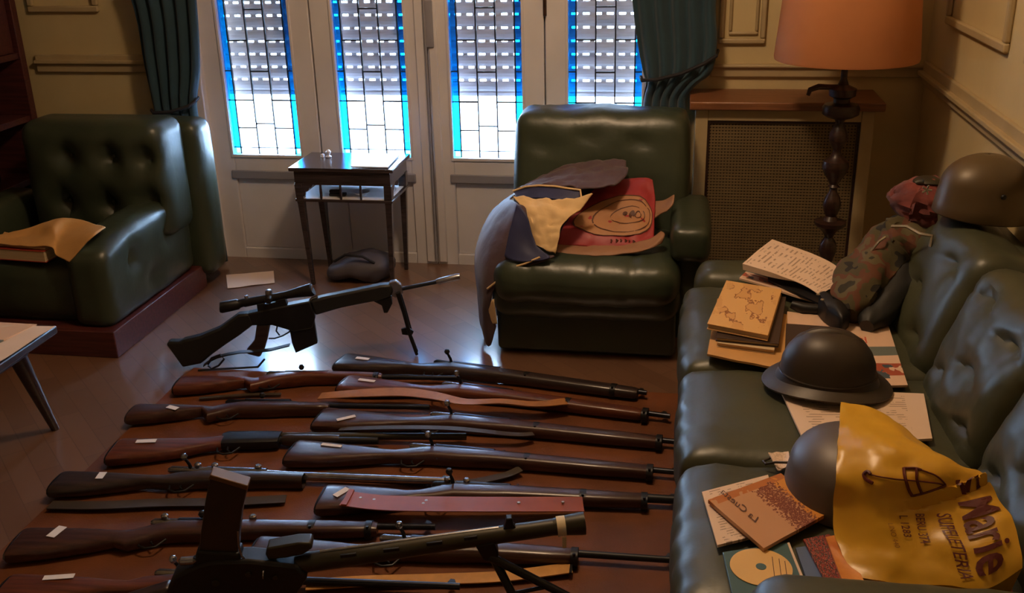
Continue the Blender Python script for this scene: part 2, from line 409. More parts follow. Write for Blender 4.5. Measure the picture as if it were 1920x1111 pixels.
def text_mesh(s, size=1.0, shear=0.0, bold=0.0, res=3):
    cu = bpy.data.curves.new('lettering', 'FONT'); cu.body = s; cu.size = size; cu.shear = shear; cu.offset = bold; cu.resolution_u = res
    o = bpy.data.objects.new('lettering', cu); COL.objects.link(o)
    dg = bpy.context.evaluated_depsgraph_get(); me = bpy.data.meshes.new_from_object(o.evaluated_get(dg))
    bpy.data.objects.remove(o); bpy.data.curves.remove(cu)
    bm = bmesh.new(); bm.from_mesh(me); bmesh.ops.triangulate(bm, faces=bm.faces[:])
    for _ in range(2):
        ed = [e for e in bm.edges if e.calc_length() > 0.18 * size]
        if ed: bmesh.ops.subdivide_edges(bm, edges=ed, cuts=1); bmesh.ops.triangulate(bm, faces=bm.faces[:])
    vs = [tuple(v.co) for v in bm.verts]; fs = [tuple(v.index for v in f.verts) for f in bm.faces]; bm.free(); bpy.data.meshes.remove(me)
    return vs, fs

# ---------------------------------------------------------------- the room
YB, XR, XL, YF, ZC = 4.39, 0.96, -3.42, -1.6, 2.75
DX0, DX1, DZ1 = -2.20, -0.07, 2.25
struct(MB().span((XL - .1, YF - .1, -0.05), (XR + .1, YB + .16, 0)).build('floor', 'floor', smooth=False))
struct(MB().span((XL - .1, YF - .1, ZC), (XR + .1, YB + .16, ZC + .05)).build('ceiling', 'ceil', smooth=False))
wall_back_left = struct(MB().span((XL - .1, YB, 0), (DX0, YB + .16, ZC)).build('wall_back_left', 'wall', smooth=False))
wall_back_right = struct(MB().span((DX1, YB, 0), (XR + .1, YB + .16, ZC)).build('wall_back_right', 'wall', smooth=False))
struct(MB().span((DX0, YB, DZ1), (DX1, YB + .16, ZC)).build('wall_back_top', 'wall', smooth=False))
wall_right = struct(MB().span((XR, YF, 0), (XR + .1, YB, ZC)).build('wall_right', 'wall', smooth=False))
wall_left = struct(MB().span((XL - .1, YF, 0), (XL, YB, ZC)).build('wall_left', 'wall', smooth=False))
struct(MB().span((XL - .1, YF - .1, 0), (XR + .1, YF, ZC)).build('wall_front', 'wall', smooth=False))
# chair rails and framed wall panels are part of the walls
MB().span((-3.0, YB - .018, .895), (DX0 - .08, YB, .975)).span((-3.0, YB - .035, .935), (DX0 - .08, YB, .952)).build('chair_rail', 'trim', wall_back_left, bevel=.004)
MB().span((.10, YB - .018, .885), (XR, YB, .935)).span((.10, YB - .034, .925), (XR, YB, .938)).build('chair_rail', 'trim', wall_back_right, bevel=.004)
MB().span((XR - .018, 0.2, .865), (XR, YB - .03, .955)).span((XR - .038, 0.2, .90), (XR, YB - .03, .918)).build('chair_rail', 'trim', wall_right, bevel=.004)
def frame_xz(x0, x1, z0, z1, Y, parent, w=.028, d=.02):
    for (a, b) in (((x0, z0), (x1, z0 + w)), ((x0, z1 - w), (x1, z1)), ((x0, z0 + w), (x0 + w, z1 - w)), ((x1 - w, z0 + w), (x1, z1 - w))):
        MB().span((a[0], Y - d, a[1]), (b[0], Y, b[1])).build('panel_moulding', 'trim', parent, bevel=.006)
frame_xz(-2.99, -2.64, 1.165, 2.3, YB, wall_back_left)
frame_xz(.125, .315, 1.02, 2.3, YB, wall_back_right, .022)
frame_xz(.165, .285, 1.055, 2.2, YB, wall_back_right, .014, .012)
frame_xz(.40, .90, 1.15, 2.3, YB, wall_back_right)
def frame_yz(y0, y1, z0, z1, X, parent, w=.03, d=.02):
    for (a, b) in (((y0, z0), (y1, z0 + w)), ((y0, z1 - w), (y1, z1)), ((y0, z0 + w), (y0 + w, z1 - w)), ((y1 - w, z0 + w), (y1, z1 - w))):
        MB().span((X - d, a[0], a[1]), (X, b[0], b[1])).build('panel_moulding', 'trim', parent, bevel=.006)
frame_yz(3.32, 4.10, 1.13, 2.3, XR, wall_right)
frame_yz(1.9, 3.12, 1.13, 2.3, XR, wall_right)
struct(MB().span((XR - .022, 0.2, 0), (XR, YB, .12)).build('baseboard_right', 'trim', bevel=.004))
struct(MB().span((XL, YB - .022, 0), (DX0 - .06, YB, .12)).build('baseboard_back_left', 'trim', bevel=.004))
struct(MB().span((DX1 + .05, YB - .022, 0), (XR - .022, YB, .12)).build('baseboard_back_right', 'trim', bevel=.004))
# door frame
struct(MB().span((DX0 - .06, YB - .03, 0), (DX0 + .02, YB + .02, DZ1 + .06)).span((DX1 - .02, YB - .03, 0), (DX1 + .06, YB + .02, DZ1 + .06)).span((DX0, YB - .03, DZ1), (DX1, YB + .02, DZ1 + .06)).build('trim_1', 'door', bevel=.006))
# four glazed leaves
GL = [(-2.085, -1.752), (-1.548, -1.226), (-1.025, -.705), (-.503, -.186)]
ED = [DX0 + .005, -1.652, -1.125, -.604, DX1 - .005]
ZG0, ZG1 = .512, 2.12
Y0, Y1 = YB + .012, YB + .055
cames_c = [1.168 + .272 * k for k in range(-2, 4)]; cames_c = [.655, .895, 1.168, 1.44, 1.712, 1.984]
cames_s = [.635, .763, 1.032, 1.304, 1.576, 1.848]
for i in range(4):
    g0, g1 = GL[i]; e0, e1 = ED[i] + (.003 if i else 0), ED[i + 1] - (.003 if i < 3 else 0)
    dr = bpy.data.objects.new('door_%d' % (i + 1), None); COL.objects.link(dr); dr.location = ((e0 + e1) / 2, YB, 0); dr['kind'] = 'structure'
    part(dr, 'stile', MB().span((e0, Y0, -.01), (g0, Y1, 2.24)), 'door', bevel=.004)
    part(dr, 'stile', MB().span((g1, Y0, -.01), (e1, Y1, 2.24)), 'door', bevel=.004)
    if i < 3: part(dr, 'rebate', MB().span((e1 - .008, Y1, -.01), (e1 + .014, Y1 + .008, 2.24)), 'doorshade')
    part(dr, 'rail', MB().span((g0, Y0, .40), (g1, Y1, ZG0)), 'door', bevel=.004)
    part(dr, 'rail', MB().span((g0, Y0, ZG1), (g1, Y1, 2.24)), 'door', bevel=.004)
    part(dr, 'rail', MB().span((g0, Y0, -.01), (g1, Y1, .05)), 'door', bevel=.004)
    part(dr, 'panel', MB().span((g0, Y0 + .014, .05), (g1, Y1 - .01, .40)), 'door', bevel=.004)
    part(dr, 'weather_bead', MB().span((g0 - .02, Y0 - .010, .395), (g1 + .02, Y0, .437)), 'doorshade', bevel=.006)
    part(dr, 'glazing_bead', MB().span((g0 - .012, Y0 - .006, ZG0 - .014), (g1 + .012, Y0, ZG0)).span((g0 - .012, Y0 - .006, ZG0), (g0, Y0, ZG1)).span((g1, Y0 - .006, ZG0), (g1 + .012, Y0, ZG1)), 'door', bevel=.002)
    yg0, yg1 = YB + .030, YB + .034; bw = .032
    def pane(x0, x1, z0, z1, m): part(dr, 'pane', MB().span((x0, yg0, z0), (x1, yg1, z1)), m, smooth=False)
    zb = ZG0 + .030
    cols = [g0 + bw + (g1 - g0 - 2 * bw) * k / 3 for k in range(4)]
    for (a, b) in ((g0, g0 + bw), (g1 - bw, g1)):
        zs = [zb, .763, .897, 1.3, 1.7, ZG1]
        pane(a, b, ZG0, zb, 'cyan')
        for q in range(len(zs) - 1): pane(a, b, zs[q], zs[q + 1], 'blue')
    for k in range(3):
        pane(cols[k], cols[k + 1], ZG0, zb, 'clear')
        zs = [zb] + (cames_c if k == 1 else cames_s) + [ZG1]
        for q in range(len(zs) - 1): pane(cols[k], cols[k + 1], zs[q], zs[q + 1], 'clear')
    yc0, yc1 = YB + .026, YB + .038; t = .0028
    for k in range(4): part(dr, 'came', MB().span((cols[k] - t, yc0, ZG0), (cols[k] + t, yc1, ZG1)), 'lead', smooth=False)
    for k in range(3):
        for z in (cames_c if k == 1 else cames_s): part(dr, 'came', MB().span((cols[k], yc0, z - t), (cols[k + 1], yc1, z + t)), 'lead', smooth=False)
    part(dr, 'came', MB().span((g0, yc0, zb - t * .7), (g1, yc1, zb + t * .7)), 'lead', smooth=False)
    for (a, b) in ((g0, g0 + bw), (g1 - bw, g1)):
        for z in (.763, .897, 1.3, 1.7): part(dr, 'came', MB().span((a, yc0, z - t * .7), (b, yc1, z + t * .7)), 'lead', smooth=False)
    if i in (1, 2):   # meeting stiles
        x = -1.125 - .03 if i == 1 else -1.125 + .03
        part(dr, 'astragal', MB().span((x - .02, Y0 - .012, .01), (x + .02, Y0, 2.24)), 'door', bevel=.006)
    if i == 1:
        part(dr, 'lock_plate', rbox((-1.105, Y0 - .016, 1.105), (.034, .012, .20), .005, (2, 1, 4)), 'doorshade')
        part(dr, 'bolt_rod', MB().tube([(-1.125, Y0 - .02, .02), (-1.125, Y0 - .02, 2.2)], .006, 8), 'doorshade')
    if i == 3:
        part(dr, 'hinge', MB().tube([(ED[3] + .003, Y0 - .008, 1.135), (ED[3] + .003, Y0 - .008, 1.25)], .008, 8), 'darkwood')
# roller shutter outside the leaves, raised a little above the sill
sh = thing('roller_shutter', 'pale perforated roller shutter hanging outside the leaded glass doors', 'shutter', ((DX0 + DX1) / 2, YB + .135, 0))
SZ, SP = .790, .0575
def slat_mesh(z, holes=True):
    mb = MB(); x0, x1 = DX0 + .03, DX1 - .03; y = YB + .13
    prof = [(.0, .0), (-.006, .012), (-.007, .026), (-.004, .042), (0, .048), (.008, .048), (.008, 0)]
    fr = lambda u, q, d: ((x0 + x1) / 2 + d, y + u, z + q)
    mb.prism(prof, x1 - x0, fr)
    k = int((x1 - x0) / .0505); pitch = (x1 - x0) / k
    for j in range(k + 1):
        xc = x0 + pitch * j; wd = .021 + .006 * random.random()
        a, b = max(x0, xc - wd / 2), min(x1, xc + wd / 2)
        mb.span((a, y, z + .048), (b, y + .008, z + SP))
    return mb
z = SZ
while z < DZ1 - .06:
    part(sh, 'slat', slat_mesh(z), 'slat', smooth=False); z += SP
part(sh, 'bottom_bar', MB().span((DX0 + .03, YB + .125, SZ - .018), (DX1 - .03, YB + .145, SZ)), 'slat', bevel=.003)
struct(MB().span((-12, YB + .16, -.16), (12, 16, -.06)).build('terrace_floor', 'terrace', smooth=False))

cl_ = thing('ceiling_lamp', 'ceiling lamp hanging above the middle of the room', 'lamp', (-.42, 2.65, 2.75))
MB().lathe([(.06, -.03), (.065, -.01), (.05, 0)], (0, 0, 0), 20).build('canopy', 'nickel', cl_)
MB().tube([(0, 0, -.03), (0, 0, -.10)], .006, 8).build('rod', 'nickel', cl_)
# parquet is the floor's own material; the rug the long guns lie on
rug = MB().span((-1.765, .55, 0.0005), (.066, 3.165, .007)).build('rug', 'rug', smooth=False, bevel=.003)
tag(rug, 'plain reddish-brown rug spread under the rows of long guns', 'rug')

# ---------------------------------------------------------------- bookcase
bc = thing('bookcase', 'dark red wooden bookcase standing along the left wall', 'bookcase', (-3.2, 3.4, 0))
part(bc, 'side_panel', MB().span((-3.40, 4.27, 0), (-3.0, 4.31, 2.1)), 'redwood', bevel=.003)
part(bc, 'side_panel', MB().span((-3.40, 2.40, 0), (-3.0, 2.44, 2.1)), 'redwood', bevel=.003)
part(bc, 'back_panel', MB().span((-3.41, 2.44, 0), (-3.395, 4.27, 2.1)), 'redwood')
for zz in (.08, .42, .70, .985, 1.35, 1.72, 2.08): part(bc, 'shelf', MB().span((-3.395, 2.44, zz - .014), (-3.01, 4.27, zz + .014)), 'redwood', bevel=.002)
part(bc, 'cabinet_door', MB().span((-3.06, 2.46, 1.0), (-3.02, 4.26, 1.33)), 'redwood', bevel=.003)
for q, (zz, y, r) in enumerate(((.4355, 4.05, .03), (.4355, 3.9, .025), (.7155, 4.13, .022), (.7155, 3.98, .03))):
    b = MB().lathe([(r * .6, 0), (r, .02), (r, .05), (r * .4, .07), (r * .5, .09)], (-3.10, y, zz), 16)
    tag(b.build('small_vase', 'darkwood'), ['little dark vase on the lower bookcase shelf, nearer the armchair', 'little dark vase on the lower bookcase shelf, farther from the back wall', 'little dark vase at the end of the middle bookcase shelf', 'wider dark vase on the middle bookcase shelf'][q], 'vase', 'ornaments in the bookcase')

# ---------------------------------------------------------------- curtains
def curtain(name, label, cols, nz=30, nx=60, folds=5, amp=.015, tie=None):
    """cols: list of (z, xl, xr, y) from top to bottom"""
    zs = [np.array(c, float) for c in cols]; rows = []
    def P(u, t):
        q = spline(zs, t); wdt = q[2] - q[1]
        a = amp * min(1.0, wdt / .28 + .35)
        return (q[1] + wdt * u + .004 * math.sin(u * 31 + t * 3), q[3] + a * math.sin(u * folds * 2 * math.pi + 1.2 * t) + .006 * fbm(u * 5, t * 4), q[0])
    mb = MB(); vs = [P(i / nx, j / nz) for j in range(nz + 1) for i in range(nx + 1)]; k = nx + 1
    mb.add(vs, [(j * k + i, j * k + i + 1, (j + 1) * k + i + 1, (j + 1) * k + i) for j in range(nz) for i in range(nx)])
    root = thing(name, label, 'curtain', (cols[-1][1], cols[-1][3], 0))
    part(root, 'drape', mb, 'curtain', solid=.004)
    if tie: part(root, 'tie_back', MB().tube(tie, .008, 8), 'tie')
    return root
curtain('curtain', 'teal curtain hanging behind the tufted green armchair', [(2.4, -2.62, -2.10, 4.27), (1.6, -2.50, -2.10, 4.27), (1.22, -2.41, -2.105, 4.26), (.95, -2.40, -2.13, 4.26), (.76, -2.385, -2.175, 4.26), (.6, -2.385, -2.16, 4.26), (.3, -2.40, -2.14, 4.27), (.02, -2.41, -2.13, 4.27)],
        tie=[(-2.40, 4.28, .74), (-2.36, 4.22, .74), (-2.28, 4.215, .745), (-2.19, 4.225, .77), (-2.165, 4.25, .79), (-2.165, 4.28, .80)])
curtain('curtain', 'dark teal curtain tied back above the armchair holding the jacket', [(2.4, -.36, .16, 4.27), (1.6, -.27, .13, 4.27), (1.21, -.228, .105, 4.26), (1.05, -.205, .115, 4.25), (.93, -.18, .10, 4.24), (.88, -.165, .045, 4.24), (.82, -.175, .0, 4.25), (.74, -.18, .0, 4.25), (.5, -.19, .006, 4.26), (.02, -.2, .006, 4.27)],
        tie=[(-.185, 4.27, .90), (-.178, 4.22, .895), (-.12, 4.205, .90), (-.02, 4.205, .925), (.07, 4.21, .965), (.115, 4.24, .99), (.125, 4.36, .995)])

# ---------------------------------------------------------------- upholstery
def tufted(pts, ax, sgn, depth=.03, sig=.045, puff=.012, wr=.004, seed=0.0):
    """buttons pulled into one face (axis ax, side sgn); pts are the button places on that face"""
    o1, o2 = [(1, 2), (0, 2), (0, 1)][ax]
    def fn(p, h):
        e = (1 - (p[o1] / h[o1]) ** 2) * (1 - (p[o2] / h[o2]) ** 2)
        side = max(0.0, min(1.0, (p[ax] * sgn / h[ax] + .2)))
        d = puff * max(e, 0) ** .5
        for (a, b) in pts:
            r2 = ((p[o1] - a) ** 2 + (p[o2] - b) ** 2) / sig ** 2
            d -= depth * math.exp(-r2)
            cr = ((p[o1] - a) / (sig * .35)) ** 2 + ((p[o2] - b) / (sig * 2.2)) ** 2
            d -= depth * .35 * math.exp(-cr)
        d += wr * fbm(p[0] * 14 + seed, p[1] * 14, p[2] * 14)
        p[ax] += sgn * d * side
        return p
    return fn
def soft(puff=.012, wr=.004, seed=0.0, fr=12):
    def fn(p, h):
        q = Vector(p)
        for i in range(3):
            a, b = (i + 1) % 3, (i + 2) % 3
            e = max(0, (1 - (p[a] / h[a]) ** 2)) * max(0, (1 - (p[b] / h[b]) ** 2))
            q[i] += math.copysign(puff * e ** .6, p[i]) * min(1, abs(p[i]) / h[i])
        k = wr * fbm(p[0] * fr + seed, p[1] * fr, p[2] * fr); q[2] += k; q[1] += k * .6
        return q
    return fn
def sp(x0, x1, y0, y1, z0, z1): return ((x0 + x1) / 2, (y0 + y1) / 2, (z0 + z1) / 2), (x1 - x0, y1 - y0, z1 - z0)

# left armchair, facing the room, on a reddish plinth
ac = thing('armchair', 'green leather armchair with button-tufted back on a reddish wooden plinth', 'armchair', (-2.42, 3.6, 0))
part(ac, 'plinth', MB().span((-2.92, 3.22, 0), (-2.10, 4.0, .108)), 'plinth', bevel=.004)
c, s = sp(-2.285, -2.115, 3.25, 3.96, .10, .462)
_tf = tufted([(-.15, .04), (.14, .05), (-.02, -.08)], 0, 1, .03, .045, .016)
def armfn(p, h):
    y0 = p[1]; q = _tf(p, h)
    q[2] -= .055 * max(0.0, -y0 / h[1]) ** 2.0 * min(1.0, max(0.0, (q[2] + h[2]) / (2 * h[2])))
    return q
part(ac, 'armrest', rbox(c, s, .05, (6, 16, 8), armfn), 'leather')
c, s = sp(-2.96, -2.775, 3.25, 3.96, .10, .462)
part(ac, 'armrest', rbox(c, s, .06, (6, 16, 8), soft(.012)), 'leather')
c, s = sp(-2.765, -2.27, 3.30, 3.80, .10, .335)
part(ac, 'seat_cushion', rbox(c, s, .05, (10, 12, 6), soft(.018, .006)), 'leather')
bt = [aty(*q, 3.77) for q in ((135, 290), (215, 292), (133, 374), (215, 378))]
c, s = sp(-2.72, -2.085, 3.74, 3.98, .30, .795)
part(ac, 'backrest', rbox(c, s, .065, (18, 6, 16), tufted([(q[0] - c[0], q[2] - c[2]) for q in bt] + [(.24, .1), (.24, -.08)], 1, -1, .05, .045, .03)), 'leather')
c, s = sp(-2.80, -2.045, 3.97, 4.14, .06, .75)
part(ac, 'back_shell', rbox(c, s, .05, (12, 4, 12), soft(.01, .003)), 'leather')
for q in bt: part(ac, 'button', MB().lathe([(.002, .006), (.008, .004), (.009, 0)], (0, 0, 0), 10).tf(Matrix.Translation((q[0], 3.765, q[2])) @ Matrix.Rotation(R(90), 4, 'X')), 'leather')

# right armchair with pad arms
ra = thing('armchair', 'glossy green leather recliner in front of the window doors, jacket over its arm', 'armchair', (-.33, 3.7, 0))
c, s = sp(-.665, -.002, 3.44, 4.0, .012, .24); part(ra, 'base', rbox(c, s, .02, (6, 6, 4)), 'leather')
c, s = sp(-.665, -.002, 3.38, 3.50, .17, .315); part(ra, 'footrest', rbox(c, s, .05, (14, 3, 5), soft(.012, .004)), 'leather')
def seatfn(p, h):
    q = soft(.016, .006, 3.1, 10)(p, h)
    for x0 in (-.17, .05, .19): q[2] -= .006 * math.exp(-((p[0] - x0 - .1 * p[1]) / .012) ** 2) * (1 if p[2] > 0 else 0)
    return q
c, s = sp(-.66, -.004, 3.35, 3.86, .225, .395); part(ra, 'seat_cushion', rbox(c, s, .07, (40, 16, 5), seatfn), 'leather')
def backfn(p, h):
    q = soft(.014, .010, 5.3, 9)(p, h)
    for (x0, z0, d) in ((-.22, .13, .012), (.16, .15, .012), (.06, .04, .014), (.14, -.02, .014), (-.05, .17, .008)):
        q[1] += d * math.exp(-((p[0] - x0) / .05) ** 2 - ((p[2] - z0) / .03) ** 2) * (1 if p[1] < 0 else 0)
    q[1] += .12 * (p[2] + h[2]) / (2 * h[2])
    return q
c, s = sp(-.652, .015, 3.78, 3.98, .32, .815); part(ra, 'backrest', rbox(c, s, .05, (26, 6, 22), backfn), 'leather')
for (x0, x1, y0, z1) in ((-.03, .105, 3.45, .505), (-.725, -.655, 3.58, .45)):
    c, s = sp(x0, x1, y0, 3.92, z1 - .125, z1); part(ra, 'arm_pad', rbox(c, s, .032, (5, 10, 4), soft(.008, .003)), 'leather')
    c, s = sp(x0 + .02, x1 - .02, y0 + .05, y0 + .12, .06, z1 - .10); part(ra, 'arm_post', rbox(c, s, .02, (3, 3, 8), soft(.003, .002)), 'leather')

# sofa along the right wall
so = thing('sofa', 'long olive green leather sofa along the right wall with tufted back cushions', 'sofa', (.5, 2.3, 0))
c, s = sp(.075, .90, 1.24, 3.30, .05, .30); part(so, 'base', rbox(c, s, .03, (6, 12, 3)), 'leather2')
seams = [3.13, 2.51, 2.025, 1.505]
def cush(seed):
    def fn(p, h):
        q = soft(.014, .005, seed, 9)(p, h)
        if p[0] < -h[0] * .8: q[0] += .004 * math.sin(p[1] * 60 + 3 * fbm(p[1] * 9, seed)); q[2] -= .004
        return q
    return fn
for k in range(3):
    c, s = sp(.022, .70, seams[k + 1] + .003, seams[k] - .003, .255, .425)
    part(so, 'seat_cushion', rbox(c, s, .045, (18, 16, 5), cush(k * 3.7)), 'leather2')
for k in range(3):
    y0, y1 = seams[k + 1] + .004, seams[k] - .004
    if k == 0: y1 = 3.17
    c, s = ((.765, (y0 + y1) / 2, .545), (.19, y1 - y0, .40))
    hy = (y1 - y0) / 2
    pts = [(-hy * .5, .10), (hy * .45, .12), (-hy * .1, -.02), (-hy * .55, -.12), (hy * .5, -.10)]
    def bf(p, h, pts=pts, k=k):
        d = .02 * max(0, (1 - (p[1] / h[1]) ** 2) * (1 - (p[2] / h[2]) ** 2)) ** .5
        for (a, b) in pts:
            d -= .020 * math.exp(-((p[1] - a) / .06) ** 2 - ((p[2] - b) / .040) ** 2)
            d -= .013 * math.exp(-((p[1] - a) / .075) ** 2 - ((p[2] - b - .01 * math.cos((p[1] - a) * 30)) / .008) ** 2)
        d += .006 * fbm(p[1] * 9 + k * 5, p[2] * 9, 2.0)
        if p[0] < 0: p[0] -= d
        return p
    part(so, 'back_cushion', rbox(c, s, .07, (6, 26, 26), bf, Matrix.Rotation(R(20), 3, 'Y')), 'leather2')
c, s = sp(.82, .94, 1.24, 3.24, .10, .70); part(so, 'back_frame', rbox(c, s, .05, (4, 16, 8), soft(.006)), 'leather2')
c, s = sp(.06, .84, 3.135, 3.32, .08, .455); part(so, 'armrest', rbox(c, s, .06, (14, 5, 6), soft(.01, .004)), 'leather2')
c, s = sp(.14, .90, 1.22, 1.50, .08, .535); part(so, 'armrest', rbox(c, s, .06, (14, 5, 6), soft(.01, .004)), 'leather2')
for (x, y) in ((.14, 3.22), (.14, 1.32), (.84, 3.22), (.84, 1.32)): part(so, 'foot', MB().lathe([(.02, 0), (.025, .06)], (x, y, .0), 12), 'darkwood')

# ---------------------------------------------------------------- radiator cover
rc = thing('radiator_cover', 'cream radiator cover with cane mesh panel and brown wooden ledge', 'radiator cover', (.39, 4.25, 0))
RX0, RX1, RY = .043, .735, 4.12
part(rc, 'ledge', MB().span((.018, 4.085, .80), (.765, 4.388, .834)), 'ledge', bevel=.005)
part(rc, 'stile', MB().span((RX0, RY, 0), (RX0 + .05, RY + .03, .798)), 'trim', bevel=.003)
part(rc, 'stile', MB().span((RX1 - .05, RY, 0), (RX1, RY + .03, .798)), 'trim', bevel=.003)
part(rc, 'rail', MB().span((RX0 + .05, RY, .752), (RX1 - .05, RY + .03, .798)), 'trim', bevel=.003)
part(rc, 'rail', MB().span((RX0 + .05, RY, 0), (RX1 - .05, RY + .03, .12)), 'trim', bevel=.003)
part(rc, 'side_panel', MB().span((RX0, RY + .03, 0), (RX0 + .02, 4.388, .798)), 'trim')
part(rc, 'side_panel', MB().span((RX1 - .02, RY + .03, 0), (RX1, 4.388, .798)), 'trim')
part(rc, 'inner_frame', MB().span((RX0 + .05, RY + .008, .12), (RX0 + .06, RY + .026, .752)).span((RX1 - .06, RY + .008, .12), (RX1 - .05, RY + .026, .752)).span((RX0 + .06, RY + .008, .742), (RX1 - .06, RY + .026, .752)), 'darkwood')
cm = MB(); x = RX0 + .064
while x < RX1 - .062: cm.span((x, RY + .016, .12), (x + .0075, RY + .019, .742)); x += .0125
zz = .124
while zz < .74: cm.span((RX0 + .06, RY + .0145, zz), (RX1 - .06, RY + .0175, zz + .0075)); zz += .0125
part(rc, 'cane_mesh', cm, 'mesh', smooth=False)['kind'] = 'stuff'
part(rc, 'shade_sheet', MB().span((RX0 + .02, RY + .05, .02), (RX1 - .02, RY + .056, .78)), 'dark')  # dark sheet added, painting the shade in the hollow behind the mesh

# ---------------------------------------------------------------- floor lamp
fl = thing('floor_lamp', 'floor lamp with turned dark wooden column and large orange drum shade', 'lamp', (.568, 3.88, 0))
LX, LY = .568, 3.88
prof = [(.13, 0), (.135, .015), (.12, .03), (.05, .045), (.03, .06), (.028, .12), (.045, .16), (.03, .22), (.018, .25), (.026, .275), (.034, .30), (.03, .33), (.016, .355), (.022, .37), (.034, .385), (.046, .395), (.058, .405), (.06, .418), (.03, .424),
        (.02, .44), (.030, .465), (.034, .485), (.028, .515), (.015, .535), (.013, .55), (.022, .556), (.015, .565), (.026, .585), (.042, .61), (.05, .635), (.045, .655), (.026, .668), (.022, .675), (.014, .69), (.015, .70), (.024, .712), (.034, .735), (.034, .755), (.024, .78), (.014, .80), (.02, .812), (.05, .822), (.066, .832), (.068, .855), (.06, .868), (.03, .875), (.03, .89), (.048, .90), (.05, .925), (.02, .94), (.012, .96), (.012, 1.02)]
part(fl, 'column', MB().lathe(prof, (LX, LY, 0), 24), 'darkwood')
part(fl, 'stem', MB().tube([(LX, LY, 1.0), (LX, LY, 1.30)], .007, 10), 'nickel')
part(fl, 'bulb_socket', MB().lathe([(.02, 0), (.02, .06), (.014, .07), (.03, .10), (.032, .14), (.015, .17), (.002, .175)], (LX, LY, 1.15), 16), 'white')
part(fl, 'scroll_arm', MB().tube([(LX - .125, LY - .03, .905), (LX - .12, LY - .03, .925), (LX - .09, LY - .025, .936), (LX - .05, LY - .01, .932), (LX, LY, .93)], [.007, .010, .011, .010, .01], 8), 'darkwood')
shp = MB(); ns = 56; rg = []
for (r, zz) in ((.252, 1.032), (.254, 1.04), (.216, 1.50), (.213, 1.505), (.211, 1.50), (.249, 1.04), (.250, 1.032)):
    rg.append([(LX + r * math.cos(2 * math.pi * k / ns), LY + r * math.sin(2 * math.pi * k / ns), zz) for k in range(ns)])
shp.rings(rg, caps=False)
part(fl, 'shade', shp, 'shade')
part(fl, 'shade_ring', MB().tube([(LX + .211 * math.cos(a * math.pi / 16), LY + .211 * math.sin(a * math.pi / 16), 1.47) for a in range(33)], .002, 6).tube([(LX - .21, LY, 1.47), (LX + .21, LY, 1.47)], .002, 6).tube([(LX, LY, 1.30), (LX, LY, 1.47)], .003, 6), 'nickel')

# ---------------------------------------------------------------- telephone table by the doors
st = thing('side_table', 'small dark polished telephone table with open shelf before the glass doors', 'table', (-1.44, 4.19, 0))
TX0, TX1, TY0, TY1, TZ = -1.668, -1.218, 4.05, 4.335, .545
part(st, 'table_top', MB().span((TX0 - .008, TY0 - .008, TZ - .016), (TX1 + .008, TY1, TZ)), 'tablewood', bevel=.003)
part(st, 'apron', MB().span((TX0 + .01, TY0 + .006, .475), (TX1 - .01, TY0 + .02, TZ - .016)), 'tablewood', bevel=.002)
part(st, 'apron', MB().span((TX0 + .01, TY0 + .02, .475), (TX0 + .024, TY1 - .01, TZ - .016)), 'tablewood')
part(st, 'apron', MB().span((TX1 - .024, TY0 + .02, .475), (TX1 - .01, TY1 - .01, TZ - .016)), 'tablewood')
part(st, 'box_bottom', MB().span((TX0 + .01, TY0 + .006, .468), (TX1 - .01, TY1 - .01, .475)), 'tablewood')
part(st, 'shelf', MB().span((TX0 + .006, TY0 + .004, .392), (TX1 - .006, TY1 - .004, .404)), 'tablewood', bevel=.002)
part(st, 'shelf_reflection', MB().span((TX0 + .02, TY0 + .012, .404), (TX1 - .02, TY1 - .03, .4055)), 'white')  # white sheet added to paint the window's reflection on the shelf
for xx in (-1.545, -1.455, -1.365): part(st, 'spindle', MB().tube([(xx, TY0 + .014, .403), (xx, TY0 + .014, .43), (xx, TY0 + .014, .47)], [.005, .0065, .005], 8), 'tablewood')
for sx in (0, 1):
    for sy in (0, 1):
        xx = TX0 + .024 if sx == 0 else TX1 - .024; yy = TY0 + .022 if sy == 0 else TY1 - .026
        rg = []
        for (zz, h) in ((.47, .017), (.40, .017), (.38, .014), (.02, .0085), (0, .0085)):
            dx = (xx + (.02 if sx == 0 else -.012) * (1 - zz / .47))
            rg.append([(dx - h, yy - h, zz), (dx + h, yy - h, zz), (dx + h, yy + h, zz), (dx - h, yy + h, zz)])
        part(st, 'leg', MB().rings(rg), 'tablewood', bevel=.002)
br = [(0, 0), (.055, 0), (.046, -.014), (.036, -.018), (.03, -.03), (.018, -.034), (.014, -.05), (0, -.06)]
part(st, 'bracket', MB().prism(br, .010, lambda u, q, d: (TX0 + .038 + u, TY0 + .014 + d, .470 + q)), 'tablewood')
part(st, 'bracket', MB().prism(br, .010, lambda u, q, d: (TX1 - .018 + d, TY0 + .04 + u, .470 + q)), 'tablewood')
fo = slab([(-1.40, TY0 + .012, TZ + .008), (-1.235, TY0 + .012, TZ + .008), (-1.245, TY1 - .05, TZ + .008), (-1.385, TY1 - .05, TZ + .008)], .006)
tag(fo.build('folder', mat('table_reflection', (200, 200, 210), 0.25, var=.03), bevel=.001), 'pale flat slab standing in for the window reflection on the telephone table top', 'folder')  # thin slab added, not a real folder; its pale colour paints the window mirrored in the polish
orn = thing('ornament', 'little white ornament on the telephone table top', 'ornament', (-1.56, 4.24, TZ + .001))
MB().lathe([(.012, 0), (.014, .004), (.006, .01), (.010, .018), (.012, .026), (.004, .034)], (0, 0, 0), 14).build('figure', 'white', orn)
MB().lathe([(.008, 0), (.009, .012), (.003, .016)], (-.028, .0, 0), 12).build('figure', 'white', orn)
sc_ = thing('small_dish', 'small pale dish on the shelf of the telephone table', 'dish', (-1.385, 4.13, .4065))
